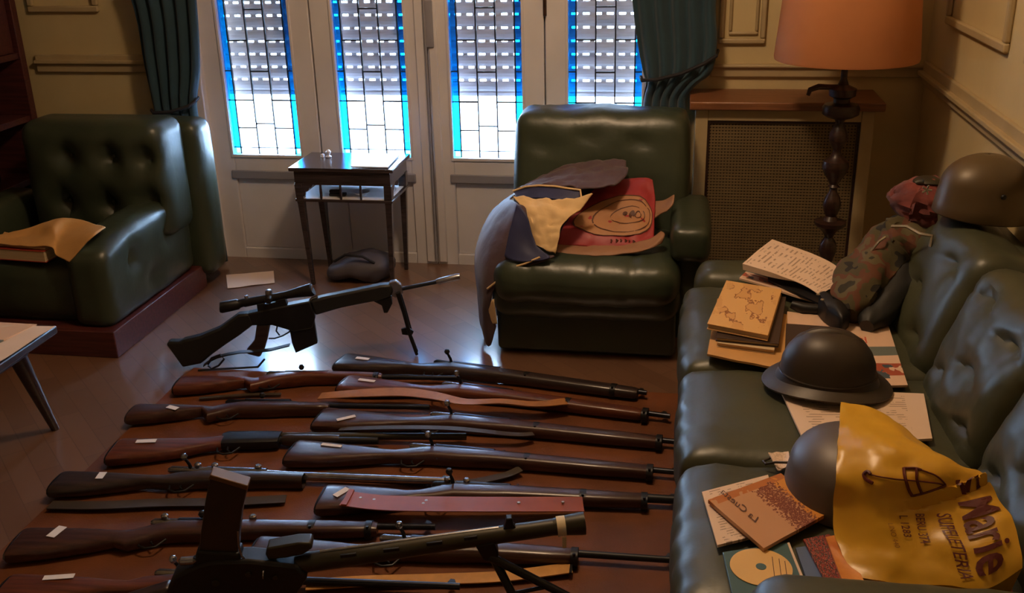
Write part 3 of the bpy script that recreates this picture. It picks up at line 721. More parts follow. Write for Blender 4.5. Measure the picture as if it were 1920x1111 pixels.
MB().lathe([(.016, 0), (.02, .003), (.036, .014), (.038, .016), (.034, .014), (.018, .006)], (0, 0, 0), 20).build('bowl', 'white', sc_)
dk = thing('stapler', 'small dark object on the shelf of the telephone table', 'ornament', (-1.485, 4.11, .4065))
rbox((0, 0, .007), (.075, .03, .014), .005, (4, 2, 1)).build('base', 'black', dk); rbox((-.012, 0, .02), (.05, .02, .014), .005, (4, 2, 1)).build('top', 'black', dk)
# slack bag on the floor under the table
def bagfn(p, h):
    q = soft(.02, .02, 8.8, 9)(p, h); q[2] *= .75 + .35 * math.sin(p[0] * 9 + 1); q[0] += .25 * q[2]; return q
bg_ = thing('floor_bag', 'slack dark grey bag lying on the floor under the telephone table', 'bag', (-1.43, 4.19, .05))
rbox((0, 0, 0), (.26, .19, .09), .04, (12, 8, 6), bagfn).build('body', 'bagdark', bg_)
MB().tube([(-.10, -.08, .05), (-.04, -.10, .09), (.04, -.10, .085), (.09, -.085, .05)], .006, 8).build('handle', 'tie', bg_)
# sheet of paper on the parquet
tag(slab([atz(427, 541, .003), atz(515, 530, .003), atz(513, 508, .003), atz(424, 516, .003)], .0012, .004, 2.2).build('floor_paper', 'paper'), 'single white sheet lying on the parquet beside the tufted armchair', 'paper')

# ---------------------------------------------------------------- coffee table
ct = thing('coffee_table', 'low dark wooden coffee table with tapered splayed legs, covered in papers', 'table', (-2.3, 2.2, 0))
part(ct, 'table_top', MB().span((-2.75, 1.70, .372), (-1.90, 2.625, .40)), 'darkwood', bevel=.006)
part(ct, 'apron', MB().span((-2.68, 1.76, .325), (-1.97, 2.56, .372)), 'darkwood')
for (x0, y0, x1, y1) in ((-2.0, 2.53, -2.017, 2.672), (-2.0, 1.80, -2.017, 1.66), (-2.65, 2.53, -2.63, 2.672), (-2.65, 1.80, -2.63, 1.66)):
    part(ct, 'leg', MB().tube([(x0, y0, .372), (x1, y1, 0)], [.030, .013], 14), 'darkwood')
zt = .4015
def px_slab(name, label, cat_, pts, z, th, m, curl=0.0, seed=0.0, group=None, **k):
    o = slab([atz(q[0], q[1], z + th) for q in pts], th, curl, seed).build(name, m, **k); return tag(o, label, cat_, group)
def w_slab(name, label, cat_, pts, z, th, m, curl=0.0, seed=0.0):
    return tag(slab([(q[0], q[1], z + th) for q in pts], th, curl, seed).build(name, m), label, cat_)
w_slab('paper_sheet', 'curling white sheet overhanging the corner of the coffee table', 'paper', [(-2.34, 2.26, 0), (-1.90, 2.26, 0), (-1.885, 2.595, 0), (-2.30, 2.56, 0)], zt, .002, 'paper', .012, 1.0)
w_slab('brochure', 'beige brochure under the dark folder on the coffee table', 'brochure', [(-2.45, 2.30, 0), (-2.02, 2.30, 0), (-1.95, 2.60, 0), (-2.40, 2.61, 0)], zt + .004, .004, 'magazine', .003, 3.0)
w_slab('brochure', 'tan printed brochure on top of the coffee table papers', 'brochure', [(-2.55, 2.36, 0), (-2.10, 2.40, 0), (-2.10, 2.60, 0), (-2.42, 2.66, 0)], zt + .010, .006, 'brochure', .003, 5.0)
w_slab('folder', 'narrow black folder lying along the coffee table papers', 'folder', [(-2.42, 2.30, 0), (-2.03, 2.36, 0), (-2.02, 2.42, 0), (-2.42, 2.37, 0)], zt + .018, .008, 'black')

# ---------------------------------------------------------------- long guns on the rug
GZ = .0075
def sling_strip(path, w, t=.003, twist=None):
    """flat strap along a path (local x, y, z), width w in y"""
    mb = MB(); P = [np.array(p, float) for p in path]; n = 28; rg = []
    for i in range(n + 1):
        p = spline(P, i / n); q = spline(P, min(1, i / n + .01)); d = q - spline(P, max(0, i / n - .01)); d = d / (np.linalg.norm(d) + 1e-9)
        a = 0.0 if twist is None else twist * math.sin(i / n * 6.3)
        nx, ny = -d[1], d[0]
        hw = w / 2
        rg.append([(p[0] + nx * hw, p[1] + ny * hw, p[2] - t / 2 + a * hw), (p[0] + nx * hw, p[1] + ny * hw, p[2] + t / 2 + a * hw), (p[0] - nx * hw, p[1] - ny * hw, p[2] + t / 2 - a * hw), (p[0] - nx * hw, p[1] - ny * hw, p[2] - t / 2 - a * hw)])
    return mb.rings(rg)
def long_gun(label, butt, muzzle, stock='stock_d', metal='steel', fore=.92, grip=False, bolt='bright', bolt_x=.40, kind='rifle', tagp=None, bands=(.55, .86), sling=None, sling_m='sling_d', comb=-.030, toe=-.148, guard=True, group=None, rear=.56, front=True, thick=1.0, barrel_r=.0085, hand=True, name='rifle', cat_='rifle', scope_mounts=(), plate='black', lift=0.0, slim=1.0):
    A = atz(*butt, .03); B = atz(*muzzle, .03); d = B - A; D = math.hypot(d[0], d[1]); yb = (comb + toe) / 2
    L = math.sqrt(max(D * D - yb * yb, .1)); ang = math.atan2(d[1], d[0]) - math.atan2(-yb, L)
    ox = A[0] - (-yb * math.sin(ang)) ; oy = A[1] - (yb * math.cos(ang))
    hz = .0245 * thick
    root = thing(name, label, cat_, (ox, oy, GZ + hz + lift), ang, group)
    k = L / 1.15
    X = lambda x: x * k
    fe = fore * L
    if kind == 'rifle':
        secs = [(0, comb, toe, .019), (.012, comb, toe - .001, .0215), (X(.10), comb - .002, toe + .016, .0225), (X(.20), comb - .006, toe + .046, .0215), (X(.27), comb - .012, toe + .070, .0195), (X(.31), -.036, -.076 - (.03 if grip else 0), .019), (X(.35), -.016, -.074 - (.012 if grip else 0), .020), (X(.385), -.004 if hand else -.014, -.068, .0225), (X(.42), .002 if hand else -.009, -.060, .0245), (X(.52), .004 if hand else -.007, -.056, .0245), (X(.60), .010 if hand else -.002, -.047, .023), (X(.72), .0125 if hand else -.002, -.041, .021), (fe * .5 + X(.36), .013 if hand else -.002, -.038, .0195), (fe - .012, .012 if hand else -.002, -.032, .017), (fe, .009 if hand else -.004, -.028, .014)]
    elif kind == 'shotgun':
        secs = [(0, comb, toe, .019), (.012, comb, toe - .001, .0215), (X(.12), comb + .001, toe + .020, .0215), (X(.22), comb + .002, toe + .048, .02), (X(.28), -.022, -.082, .018), (X(.31), -.016, -.072, .018), (X(.345), -.006, -.062, .018)]
    secs = [(a, b, c2 * (slim if a > X(.45) else 1.0), t * thick) for a, b, c2, t in secs]
    MB().loft(secs, 18, 3.4).build('stock', stock, root)
    MB().loft([(-.006, comb - .002, toe + .002, .0185 * thick), (.001, comb + .001, toe - .002, .021 * thick)]).build('butt_plate', plate, root)
    if kind == 'shotgun':
        MB().loft([(X(.335), .008, -.062, .017), (X(.35), .020, -.060, .0185), (X(.50), .022, -.052, .0185), (X(.53), .020, -.046, .017)], pw=4).build('receiver', 'black', root)
        MB().loft([(X(.54), -.002, -.030, .016), (X(.56), .002, -.034, .019), (X(.70), .002, -.033, .019), (X(.73), -.002, -.028, .016)]).build('fore_end', 'stock_k', root)
        MB().tube([(X(.50), .010, 0), (L, .010, 0)], .0115, 14).build('barrel', metal, root)
        MB().tube([(X(.52), -.018, 0), (X(.86), -.018, 0)], .0115, 14).build('magazine_tube', 'black', root)
    else:
        MB().tube([(X(.42), .004, .002), (X(.60), .004, .002)], .0185 * thick, 16).build('receiver', metal, root)
        MB().tube([(X(.58), .004, .001), (X(.66), .004, 0), (L, .004, 0)], [.015, barrel_r * 1.25, barrel_r], 14).build('barrel', metal, root)
        bo = MB().tube([(X(bolt_x - .06), .006, .004), (X(bolt_x - .05), .006, .004), (X(bolt_x + .06), .006, .004)], [.007, .0125, .0125], 12).build('bolt', bolt, root)
        if guard != 'semi':
            MB().tube([(X(bolt_x + .01), .006, .010), (X(bolt_x + .01), .000, .030), (X(bolt_x + .006), -.008, .048), (X(bolt_x + .004), -.012, .058)], [.006, .005, .0045, .0045], 8).build('bolt_handle', 'black', bo)
            MB().lathe([(.002, -.010), (.007, -.008), (.0105, 0), (.007, .008), (.002, .010)], (X(bolt_x + .004), -.014, .064), 12).build('bolt_knob', bolt, bo)
        else:
            MB().lathe([(.002, -.010), (.007, -.008), (.0105, 0), (.007, .008), (.002, .010)], (X(bolt_x + .09), .006, .034), 12).build('charging_knob', 'black', bo)
    if guard:
        g0 = X(.335); MB().tube([(g0, -.068, 0), (g0 + .008, -.095, 0), (g0 + .03, -.105, 0), (g0 + .055, -.098, 0), (g0 + .07, -.064, 0)], .0032, 8).build('trigger_guard', 'black', root)
        MB().tube([(g0 + .032, -.062, 0), (g0 + .036, -.08, 0), (g0 + .046, -.09, 0)], .0028, 6).build('trigger', 'black', root)
    for bnd in bands:
        xb = bnd * L
        MB().loft([(xb - .009, .0145, -.0395, .0225 * thick), (xb + .009, .0145, -.0385, .0222 * thick)]).build('barrel_band', 'black', root)
        MB().lathe([(.004, 0), (.004, .012)], (xb, -.030, .012), 8).build('band_screw', 'black', root)
    if rear: MB().box((rear * L, .020, 0), (.05, .010, .014)).box((rear * L - .02, .027, 0), (.006, .012, .012)).build('rear_sight', 'black', root, bevel=.001)
    if front: MB().prism([(-.012, 0), (.012, 0), (.006, .016), (-.004, .018)], .007, lambda u, q, t: (L - .022 + u, .011 + q, t)).build('front_sight', 'black', root)
    for sx in scope_mounts: MB().lathe([(.010, 0), (.010, .014), (.006, .018)], (sx * L, .010, .012), 12).build('scope_mount', 'bright', root)
    if tagp:
        tx, ty, ta, tl, tw = tagp
        MB().box((0, 0, 0), (tl, tw, .001)).tf(Matrix.Translation((tx, ty - .018, hz * .95 + .001)) @ Matrix.Rotation(R(ta), 4, 'Z')).build('paper_tag', 'tag', root)
    if sling:
        MB_ = sling_strip([(a * L if abs(a) <= 1.2 else a, b, c3 - hz) for a, b, c3 in sling[0]], sling[1], .003, sling[2] if len(sling) > 2 else None)
        so_ = MB_.build('sling', sling_m, root)
        if sling_m == 'sling_r':
            for (a, b) in ((.12, -.12), (.16, -.125), (.30, -.13), (.305, -.115), (.56, -.10), (.68, -.085)): MB().lathe([(.005, 0), (.004, .0016), (.0005, .0018)], (a * L, b, .0545 - hz), 10).build('rivet', 'badge', so_)
            MB().box((.085 * L, -.125, .0565 - hz), (.016, .078, .006)).build('keeper', 'sling_r', so_, bevel=.001)
        if sling_m == 'sling_t': MB().tube([(.755 * L, -.07, .012 - hz + .004), (.755 * L, -.02, .02 - hz)], .004, 8).build('hook', 'black', so_)
    return root, L
GR, GL_ = 'long guns in the right-hand row', 'long guns in the left-hand row'
long_gun('farthest rifle of the right-hand row, dark butt with small white tag', (640, 680), (1212, 738), 'stock_k', tagp=(.085, -.062, 2, .052, .018), comb=-.028, toe=-.15, bolt='black', group=GR, bands=(.62, .90), fore=.975)
long_gun('rifle with a loose tan leather sling lying behind the diagonal-tagged rifle', (645, 722), (1256, 782), 'stock_r', tagp=(.085, -.060, 2, .062, .016), group=GR, sling=([(-.03, -.20, .03), (.1, -.175, .05), (.22, -.135, .054), (.32, -.13, .054), (.42, -.135, .05), (.52, -.105, .054), (.62, -.085, .05), (.70, -.03, .046)], .046, .15), sling_m='sling_o', bands=(.70, .93), bolt='bright')
long_gun('rifle in the right-hand row with a slanted peach paper tag on its butt', (600, 787), (1287, 832), 'stock_d', tagp=(.10, -.09, 40, .062, .016), group=GR, bands=(.60, .93), fore=.93, sling=([(.08, -.15, .03), (.25, -.145, .056), (.4, -.115, .056), (.55, -.085, .04), (.60, -.05, .03)], .024), sling_m='sling_d', toe=-.16, bolt='bright')
long_gun('rifle with long white tag and drooping dark sling below its stock', (548, 850), (1280, 888), 'stock_d', tagp=(.12, -.045, -2, .066, .014), group=GR, bands=(.61, .92), sling=([(.12, -.17, .014), (.22, -.16, .012), (.35, -.15, .012), (.46, -.15, .012), (.56, -.09, .014), (.60, -.05, .02)], .030), sling_m='sling_d', comb=-.026, toe=-.155, bolt='bright')
long_gun('rifle with russet leather sling laid straight along its stock', (605, 938), (1276, 940), 'stock_d', tagp=(.055, -.07, 60, .05, .02), group=GR, bands=(.73, .90), fore=.90, comb=-.030, toe=-.16, bolt='black', scope_mounts=(.34, .395), sling=([(.075, -.125, .053), (.2, -.138, .054), (.4, -.122, .053), (.6, -.098, .05), (.735, -.078, .046)], .072), sling_m='sling_r', metal='black', barrel_r=.012, lift=.001)
long_gun('rifle with pale canvas sling, half hidden beneath the machine gun barrel', (476, 1037), (1272, 1053), 'stock_d', group=GR, bands=(.76,), fore=.76, comb=-.026, toe=-.15, bolt='bright', bolt_x=.39, sling=([(.16, -.185, .012), (.28, -.155, .012), (.45, -.125, .012), (.60, -.095, .012), (.755, -.045, .016)], .042), sling_m='sling_t', hand=True, metal='black')
long_gun('short reddish carbine lying directly below the scoped rifle', (335, 723), (862, 710), 'stock_r', group=GL_, slim=.6, fore=.72, grip=True, guard='semi', bolt='bright', bands=(.70,), rear=.5, toe=-.135, comb=-.03, sling=([(.10, -.15, .01), (.25, -.12, .01), (.38, -.11, .01)], .016), tagp=None)
long_gun('rifle with pistol grip and tilted white tag, second from the windows on the left', (248, 777), (805, 765), 'stock_d', group=GL_, fore=.66, grip=True, guard='semi', hand=False, tagp=(.14, -.055, -22, .042, .02), comb=-.028, toe=-.13, plate='stock_k', metal='steel', front=False, rear=None, bands=(), bolt='steel')
long_gun('shotgun with red-brown butt and long narrow white tag', (214, 848), (874, 822), 'stock_r', group=GL_, kind='shotgun', tagp=(.095, -.05, 5, .062, .020), comb=-.03, toe=-.16, metal='olive', rear=None, bands=(), name='shotgun', cat_='shotgun')
long_gun('sporting rifle with bare steel barrel and scope mounts, square tag on butt', (108, 908), (846, 904), 'stock_k', group=GL_, fore=.60, hand=False, bands=(), tagp=(.13, -.05, 95, .036, .022), scope_mounts=(.34, .385, .50), bolt='bright', bolt_x=.36, rear=None, metal='bright', barrel_r=.0105, comb=-.03, toe=-.14, sling=([(.02, -.175, .012), (.15, -.17, .014), (.3, -.145, .014), (.45, -.13, .014), (.6, -.10, .012)], .040), sling_m='sling_d')
long_gun('dark military rifle with square tag, butt nearest the lower left', (32, 1022), (816, 990), 'stock_d', group=GL_, fore=.86, grip=True, tagp=(.10, -.05, 75, .05, .026), bolt='bright', bolt_x=.40, guard='semi', bands=(.70, .84), comb=-.03, toe=-.16, plate='stock_k', scope_mounts=(.33, .55))
long_gun('nearest rifle at the bottom edge with long white tag on red-brown butt', (5, 1112), (862, 1102), 'stock_r', group=GL_, fore=.62, tagp=(.13, -.03, 10, .075, .018), bolt='bright', bolt_x=.42, bands=(), comb=-.024, toe=-.15, hand=False, metal='steel', rear=None)

# ---------------------------------------------------------------- guns standing on bipods, built in an upright plane
class Plane:
    def __init__(s, O, az):
        s.O = np.array(O, float); s.c, s.s = math.cos(az), math.sin(az); s.az = az
    def uv(s, px, py):
        r = _ray(px, py); nx, ny = -s.s, s.c; t = (s.O[0] * nx + s.O[1] * ny) / (r[0] * nx + r[1] * ny); P = EYE + r * t
        return ((P[0] - s.O[0]) * s.c + (P[1] - s.O[1]) * s.s, P[2])
    def fr(s, u, z, d): return (u, d, z)
    def poly(s, pts): return [(u, max(z, .012)) for u, z in (s.uv(*p) for p in pts)]
def gpart(root, pl, name, pts, t, m, bevel=.004): return MB().prism(pl.poly(pts), t, pl.fr).build(name, m, root, bevel=bevel)
def gtube(root, pl, name, pts, r, m, n=14, d=0.0): return MB().tube([(u, d, z) for u, z in pl.poly(pts)], r, n).build(name, m, root)
O = atz(345, 690); pl = Plane((O[0], O[1]), R(14))
fa = thing('scoped_rifle', 'black battle rifle with telescopic sight standing on its bipod', 'rifle', (O[0], O[1], 0.0), R(14))
gpart(fa, pl, 'stock', [(313, 641), (320, 637), (342, 637), (345, 634), (375, 627), (412, 612), (440, 592), (448, 586), (470, 584), (478, 604), (452, 624), (425, 642), (400, 660), (378, 678), (345, 690)], .042, 'blackplas', .008)
gpart(fa, pl, 'receiver', [(442, 596), (448, 590), (468, 584), (520, 573), (582, 561), (592, 592), (586, 612), (552, 618), (512, 606), (488, 606), (470, 607)], .040, 'black', .005)
gpart(fa, pl, 'magazine', [(542, 606), (588, 588), (590, 602), (596, 641), (555, 659), (548, 640)], .026, 'black', .003)
gpart(fa, pl, 'pistol_grip', [(482, 606), (508, 604), (503, 630), (497, 652), (488, 667), (464, 661), (462, 655), (478, 637)], .032, 'stock_k', .007)
gtube(fa, pl, 'trigger_guard', [(504, 634), (515, 634), (530, 629), (542, 622), (548, 612)], .003, 'black', 8)
gtube(fa, pl, 'trigger', [(520, 610), (518, 620), (524, 628)], .003, 'black', 8)
gpart(fa, pl, 'handguard', [(583, 561), (605, 554), (660, 543), (712, 532), (733, 530), (738, 542), (733, 553), (712, 560), (680, 566), (640, 574), (592, 588)], .042, 'blackplas', .008)
gpart(fa, pl, 'bipod_collar', [(700, 562), (734, 554), (736, 566), (727, 584), (720, 584), (716, 570)], .030, 'black', .003)
gpart(fa, pl, 'gas_block', [(730, 528), (742, 524), (752, 532), (756, 548), (742, 556), (734, 552)], .026, 'bright', .003)
gtube(fa, pl, 'barrel', [(736, 545), (780, 536), (825, 527)], .0075, 'steel')
gtube(fa, pl, 'flash_hider', [(818, 528), (824, 527), (856, 519), (862, 518)], [.009, .0125, .0125, .011], 'bright')
gtube(fa, pl, 'bipod_leg', [(746, 546), (757, 580), (768, 622)], [.010, .009, .010], 'black', 10, .012)
gtube(fa, pl, 'bipod_leg', [(764, 612), (770, 632), (782, 671)], [.007, .0065, .006], 'black', 10, .012)
gtube(fa, pl, 'bipod_leg', [(746, 546), (757, 580), (768, 622), (782, 668)], [.009, .008, .007, .006], 'black', 10, -.016)
gpart(fa, pl, 'bipod_spur', [(752, 616), (764, 612), (776, 620), (772, 628), (754, 626)], .012, 'black', .002)
sco = gtube(fa, pl, 'telescopic_sight', [(413, 576), (415, 576), (446, 570), (449, 569), (456, 567), (458, 567), (520, 556), (540, 552), (572, 545), (584, 543), (586, 542)], [.019, .0215, .020, .0155, .0155, .0165, .0145, .0145, .022, .0245, .0225], 'black', 20)
u, z_ = pl.uv(583, 543); MB().lathe([(.0205, 0), (.0205, .002)], (0, 0, 0), 20).tf(Matrix.Translation((u + .004, 0, z_)) @ Matrix.Rotation(R(90), 4, 'Y')).build('lens', 'bright', sco)
u, z_ = pl.uv(505, 557); MB().lathe([(.013, 0), (.013, .022), (.011, .028), (.006, .030)], (u, 0, z_), 16).build('turret', 'bright', sco)
MB().lathe([(.013, 0), (.013, .022), (.010, .026)], (0, 0, 0), 16).tf(Matrix.Translation((u, -.01, z_)) @ Matrix.Rotation(R(90), 4, 'X')).build('turret', 'black', sco)
u, z_ = pl.uv(463, 564); MB().lathe([(.006, 0), (.008, .018), (.006, .022)], (u, 0, z_), 12).build('zoom_lever', 'bright', sco)
gpart(fa, pl, 'scope_mount', [(482, 568), (484, 582), (540, 571), (535, 557), (520, 560), (517, 565), (497, 569), (494, 566)], .026, 'black', .002)
gtube(fa, pl, 'carrying_handle', [(580, 566), (586, 559), (596, 556)], .006, 'bright', 8)
MB().rings([[(u, d - .011, z - .002), (u, d + .011, z - .002), (u, d + .011, z + .002), (u, d - .011, z + .002)] for (u, z), d in zip(pl.poly([(385, 678), (398, 668), (412, 660), (432, 654), (455, 650), (480, 650), (510, 648), (545, 640)]), (-.03, -.035, -.04, -.045, -.045, -.04, -.035, -.03))]).build('sling', 'blackplas', fa)
MB().tube([(u, -.05, z) for u, z in pl.poly([(395, 672), (402, 660), (418, 654), (425, 662), (415, 674), (402, 680), (395, 674)])], .004, 8).build('sling_loop', 'black', fa)
MB().tube([(u, -.05, max(z, .006)) for u, z in pl.poly([(500, 662), (488, 682), (470, 700), (430, 706), (380, 704)])], .004, 8).build('sling_tail', 'blackplas', fa)

A_ = atz(450, 1070, .17); B_ = atz(1095, 983, .24); azm = math.atan2(B_[1] - A_[1], B_[0] - A_[0]); pm = Plane((A_[0], A_[1]), azm)
mg = thing('machine_gun', 'light machine gun with tall curved magazine and bipod, muzzle wrapped in tape', 'machine gun', (A_[0], A_[1], 0.0), azm)
gpart(mg, pm, 'receiver', [(318, 1092), (330, 1066), (372, 1046), (400, 1038), (470, 1036), (560, 1046), (580, 1068), (560, 1100), (500, 1118), (330, 1128)], .060, 'black', .008)
gpart(mg, pm, 'magazine_housing', [(366, 1056), (372, 1022), (452, 1026), (458, 1056)], .048, 'black', .005)
gpart(mg, pm, 'magazine', [(374, 1040), (380, 985), (388, 930), (396, 888), (466, 908), (456, 950), (450, 1000), (448, 1042)], .034, mat('magazine_steel', (54, 44, 36), .4, .3), .003)
gpart(mg, pm, 'magazine_lip', [(394, 889), (397, 881), (468, 902), (466, 911)], .038, mat('magazine_brass', (104, 78, 46), .4, .3), .002)
gtube(mg, pm, 'carrying_sling_wire', [(449, 985), (450, 1010), (456, 1032), (470, 1046)], .0025, 'bright', 8, -.02)
gpart(mg, pm, 'feed_cover', [(500, 1030), (502, 1018), (560, 1008), (584, 1008), (588, 1018), (570, 1030), (540, 1036), (505, 1040)], .040, 'olive', .004)
gtube(mg, pm, 'barrel_jacket', [(555, 1056), (562, 1055), (700, 1036), (860, 1012), (1000, 993), (1040, 987)], [.020, .0235, .0225, .021, .020, .0195], 'olive', 20)
gtube(mg, pm, 'sight_rib', [(600, 1033), (760, 1012), (880, 996), (935, 989)], .004, 'bright', 8)
for (a, b) in (((640, 1040), (670, 1036)), ((720, 1030), (750, 1026)), ((800, 1018), (830, 1014)), ((870, 1008), (895, 1004))):
    u0, z0 = pm.uv(*a); u1, z1 = pm.uv(*b); MB().box(((u0 + u1) / 2, -.0185, (z0 + z1) / 2 + .010), (abs(u1 - u0), .006, .009), Matrix.Rotation(-math.atan2(z1 - z0, u1 - u0), 3, 'Y')).build('cooling_slot', 'black', mg, bevel=.002)
gtube(mg, pm, 'flash_cone', [(1036, 988), (1045, 986), (1088, 981), (1096, 980)], [.0195, .021, .0265, .0265], 'olive', 20)
gtube(mg, pm, 'muzzle_bore', [(1094, 980), (1097, 979.6)], .019, 'black', 16)
gtube(mg, pm, 'tape', [(1044, 986.5), (1060, 984.5)], .0235, 'tape', 20)
u, z_ = pm.uv(1056, 1000); MB().box((u, -.022, z_ - .008), (.010, .004, .03)).build('tape_tail', 'tape', mg, bevel=.001)
gpart(mg, pm, 'front_sight', [(940, 992), (946, 984), (949, 968), (960, 967), (962, 980), (970, 988)], .018, 'black', .002)
gpart(mg, pm, 'bipod_collar', [(890, 1012), (925, 1007), (935, 1030), (925, 1046), (905, 1040)], .044, 'black', .004)
inv = (Matrix.Translation(mg.location) @ mg.rotation_euler.to_matrix().to_4x4()).inverted()
pu, pz = pm.uv(918, 1036)
for (fx, fy, side) in ((1180, 1176, -.014), (1000, 1190, .014)):
    ft = inv @ Vector(atz(fx, fy, .019)); MB().tube([(pu, side, pz), tuple(ft)], [.011, .009], 12).build('bipod_leg', 'black', mg)
    MB().lathe([(.018, -.010), (.02, -.006), (.012, .004)], tuple(ft), 14).build('bipod_foot', 'black', mg)
ft = inv @ Vector(atz(1180, 1176, .019)); f2 = inv @ Vector(atz(1000, 1190, .019)); a = Vector((pu, -.014, pz)).lerp(ft, .42); b = Vector((pu, .014, pz)).lerp(f2, .52)
MB().tube([tuple(a), tuple(b)], .005, 8).build('bipod_strut', 'black', mg)
gpart(mg, pm, 'shoulder_stock', [(318, 1092), (330, 1112), (250, 1150), (150, 1200), (140, 1180), (230, 1120)], .04, 'stock_k', .008)
MB().lathe([(.004, -.02), (.010, -.014), (.010, .014), (.004, .02)], (0, 0, 0), 12).tf(Matrix.Translation((pm.uv(372, 1040)[0] - .02, -.02, pm.uv(372, 1040)[1])) @ Matrix.Rotation(R(90), 4, 'Y')).build('rear_sight_drum', 'bright', mg)

for (a, d, r) in (((470, 1060), -.034, .007), ((520, 1066), -.034, .006), ((410, 1076), -.034, .009)):
    u, z_ = pm.uv(*a); MB().lathe([(r, 0), (r * .9, .004), (.001, .005)], (0, 0, 0), 12).tf(Matrix.Translation((u, d + .003, z_)) @ Matrix.Rotation(R(90), 4, 'X')).build('pin', 'olive', mg)
gtube(mg, pm, 'cocking_handle', [(498, 1058), (500, 1058)], .011, 'bright', 12, -.036)

# ---------------------------------------------------------------- things on the left armchair and the right armchair
# envelope and books on the tufted armchair's seat
def book(name, label, pts, z, th, cover, group=None, spine=None, world=False, cat_='book', pages='pages'):
    P = [np.array([q[0], q[1], z + th]) if world else atz(q[0], q[1], z + th) for q in pts]
    cen = sum(P) / 4; root = thing(name, label, cat_, (cen[0], cen[1], z), 0, group); t = min(.003, th * .2)
    part(root, 'front_cover', slab(P, t), cover, bevel=.0006)
    def low(d, k): return [np.array([cen[0] + (p[0] - cen[0]) * k, cen[1] + (p[1] - cen[1]) * k, p[2] - d]) for p in P]
    part(root, 'page_block', slab(low(t, .975), th - 2 * t), pages)
    part(root, 'back_cover', slab(low(th - t, 1.0), t), cover if not spine else spine, bevel=.0006)
    return root
book('book', 'reddish book lying under the envelope on the tufted armchair', [(-6, 465), (82, 471), (105, 459), (8, 440)], .352, .046, 'redcover')
book('book', 'thin pale book wedged between the envelope and the reddish book', [(-6, 455), (84, 463), (104, 456), (8, 434)], .399, .012, 'kraft')
ev = Surf([[atz(-2, 440, .43), atz(55, 427, .45), atz(112, 409, .475), atz(150, 412, .465), atz(198, 426, .468)],
           [atz(-4, 447, .424), atz(55, 440, .43), atz(98, 425, .465), atz(120, 440, .44), atz(178, 440, .468)],
           [atz(-6, 450, .418), atz(50, 452, .42), atz(96, 446, .435), atz(112, 462, .415), atz(155, 462, .43)],
           [atz(-8, 456, .415), atz(50, 461, .415), atz(96, 462, .418), atz(106, 479, .39), atz(130, 492, .372)]], .005, 14, 1.0)
tag(ev.grid(30, 24).build('envelope', 'kraft', solid=.004), 'crumpled brown paper envelope on the tufted armchair seat', 'envelope')

# jacket on the right armchair
jk = thing('jacket', 'plum jacket with navy and cream lining draped over the recliner arm', 'jacket', (-.72, 3.5, .51))
def A3(l): return [[aty(*q) for q in r] for r in l]
back = Surf(A3([[(978, 352, 3.86), (1030, 322, 3.85), (1085, 306, 3.84), (1135, 298, 3.83), (1172, 306, 3.80)],
                [(968, 356, 3.74), (1030, 336, 3.72), (1080, 326, 3.70), (1130, 320, 3.70), (1175, 328, 3.68)],
                [(964, 358, 3.62), (1005, 347, 3.60), (1050, 350, 3.57), (1095, 354, 3.56), (1150, 346, 3.56)]]), .014, 16, 2.0)
part(jk, 'back_panel', back.grid(30, 20), 'plum', solid=.006)
band_ = Surf(A3([[(962, 358, 3.61), (1005, 348, 3.585), (1050, 351, 3.56), (1088, 356, 3.545)], [(966, 366, 3.575), (1005, 362, 3.55), (1050, 366, 3.53), (1088, 372, 3.52)], [(968, 375, 3.55), (1005, 371, 3.53), (1050, 376, 3.51), (1090, 385, 3.50)]]), .003, 14, 3.0)
part(jk, 'navy_band', band_.grid(24, 10), 'navy', solid=.005)
part(jk, 'piping', MB().tube([tuple(aty(*q)) for q in ((962, 358, 3.60), (985, 350, 3.585), (1010, 347.5, 3.573), (1040, 349, 3.555), (1065, 353, 3.545), (1088, 356, 3.535), (1090, 370, 3.515), (1093, 385, 3.49))], .004, 8), 'cream')
lin_ = Surf(A3([[(962, 370, 3.545), (1000, 370, 3.52), (1050, 374, 3.49), (1110, 366, 3.49)],
                [(978, 388, 3.49), (1012, 392, 3.46), (1052, 398, 3.445), (1088, 392, 3.46)],
                [(990, 415, 3.455), (1012, 420, 3.425), (1038, 424, 3.415), (1055, 420, 3.42)],
                [(995, 445, 3.435), (1012, 446, 3.40), (1034, 448, 3.395), (1048, 446, 3.40)],
                [(999, 472, 3.425), (1010, 458, 3.392), (1026, 470, 3.385), (1040, 478, 3.39)]]), .013, 20, 6.0)
part(jk, 'cream_lining', lin_.grid(26, 30), 'cream', solid=.005)
bod = Surf(A3([[(985, 352, 3.86), (958, 372, 3.72), (962, 376, 3.60), (972, 382, 3.50), (985, 392, 3.47)],
               [(950, 372, 3.86), (930, 396, 3.70), (938, 404, 3.56), (965, 418, 3.455), (993, 432, 3.435)],
               [(920, 400, 3.86), (905, 432, 3.70), (914, 446, 3.52), (950, 456, 3.425), (1000, 476, 3.40)],
               [(905, 440, 3.84), (893, 468, 3.68), (901, 486, 3.49), (940, 494, 3.40), (1040, 480, 3.375)],
               [(900, 480, 3.80), (892, 505, 3.66), (900, 530, 3.46), (925, 522, 3.395), (985, 500, 3.37)],
               [(903, 540, 3.72), (897, 560, 3.60), (904, 575, 3.455), (910, 560, 3.41), (930, 535, 3.385)],
               [(908, 590, 3.64), (901, 600, 3.56), (906, 612, 3.46), (913, 605, 3.425), (922, 575, 3.41)],
               [(915, 615, 3.58), (906, 622, 3.54), (912, 640, 3.47), (920, 646, 3.44), (930, 612, 3.42)]]), .011, 14, 9.0)
part(jk, 'body_panel', bod.grid(30, 44), 'plum', solid=.006)
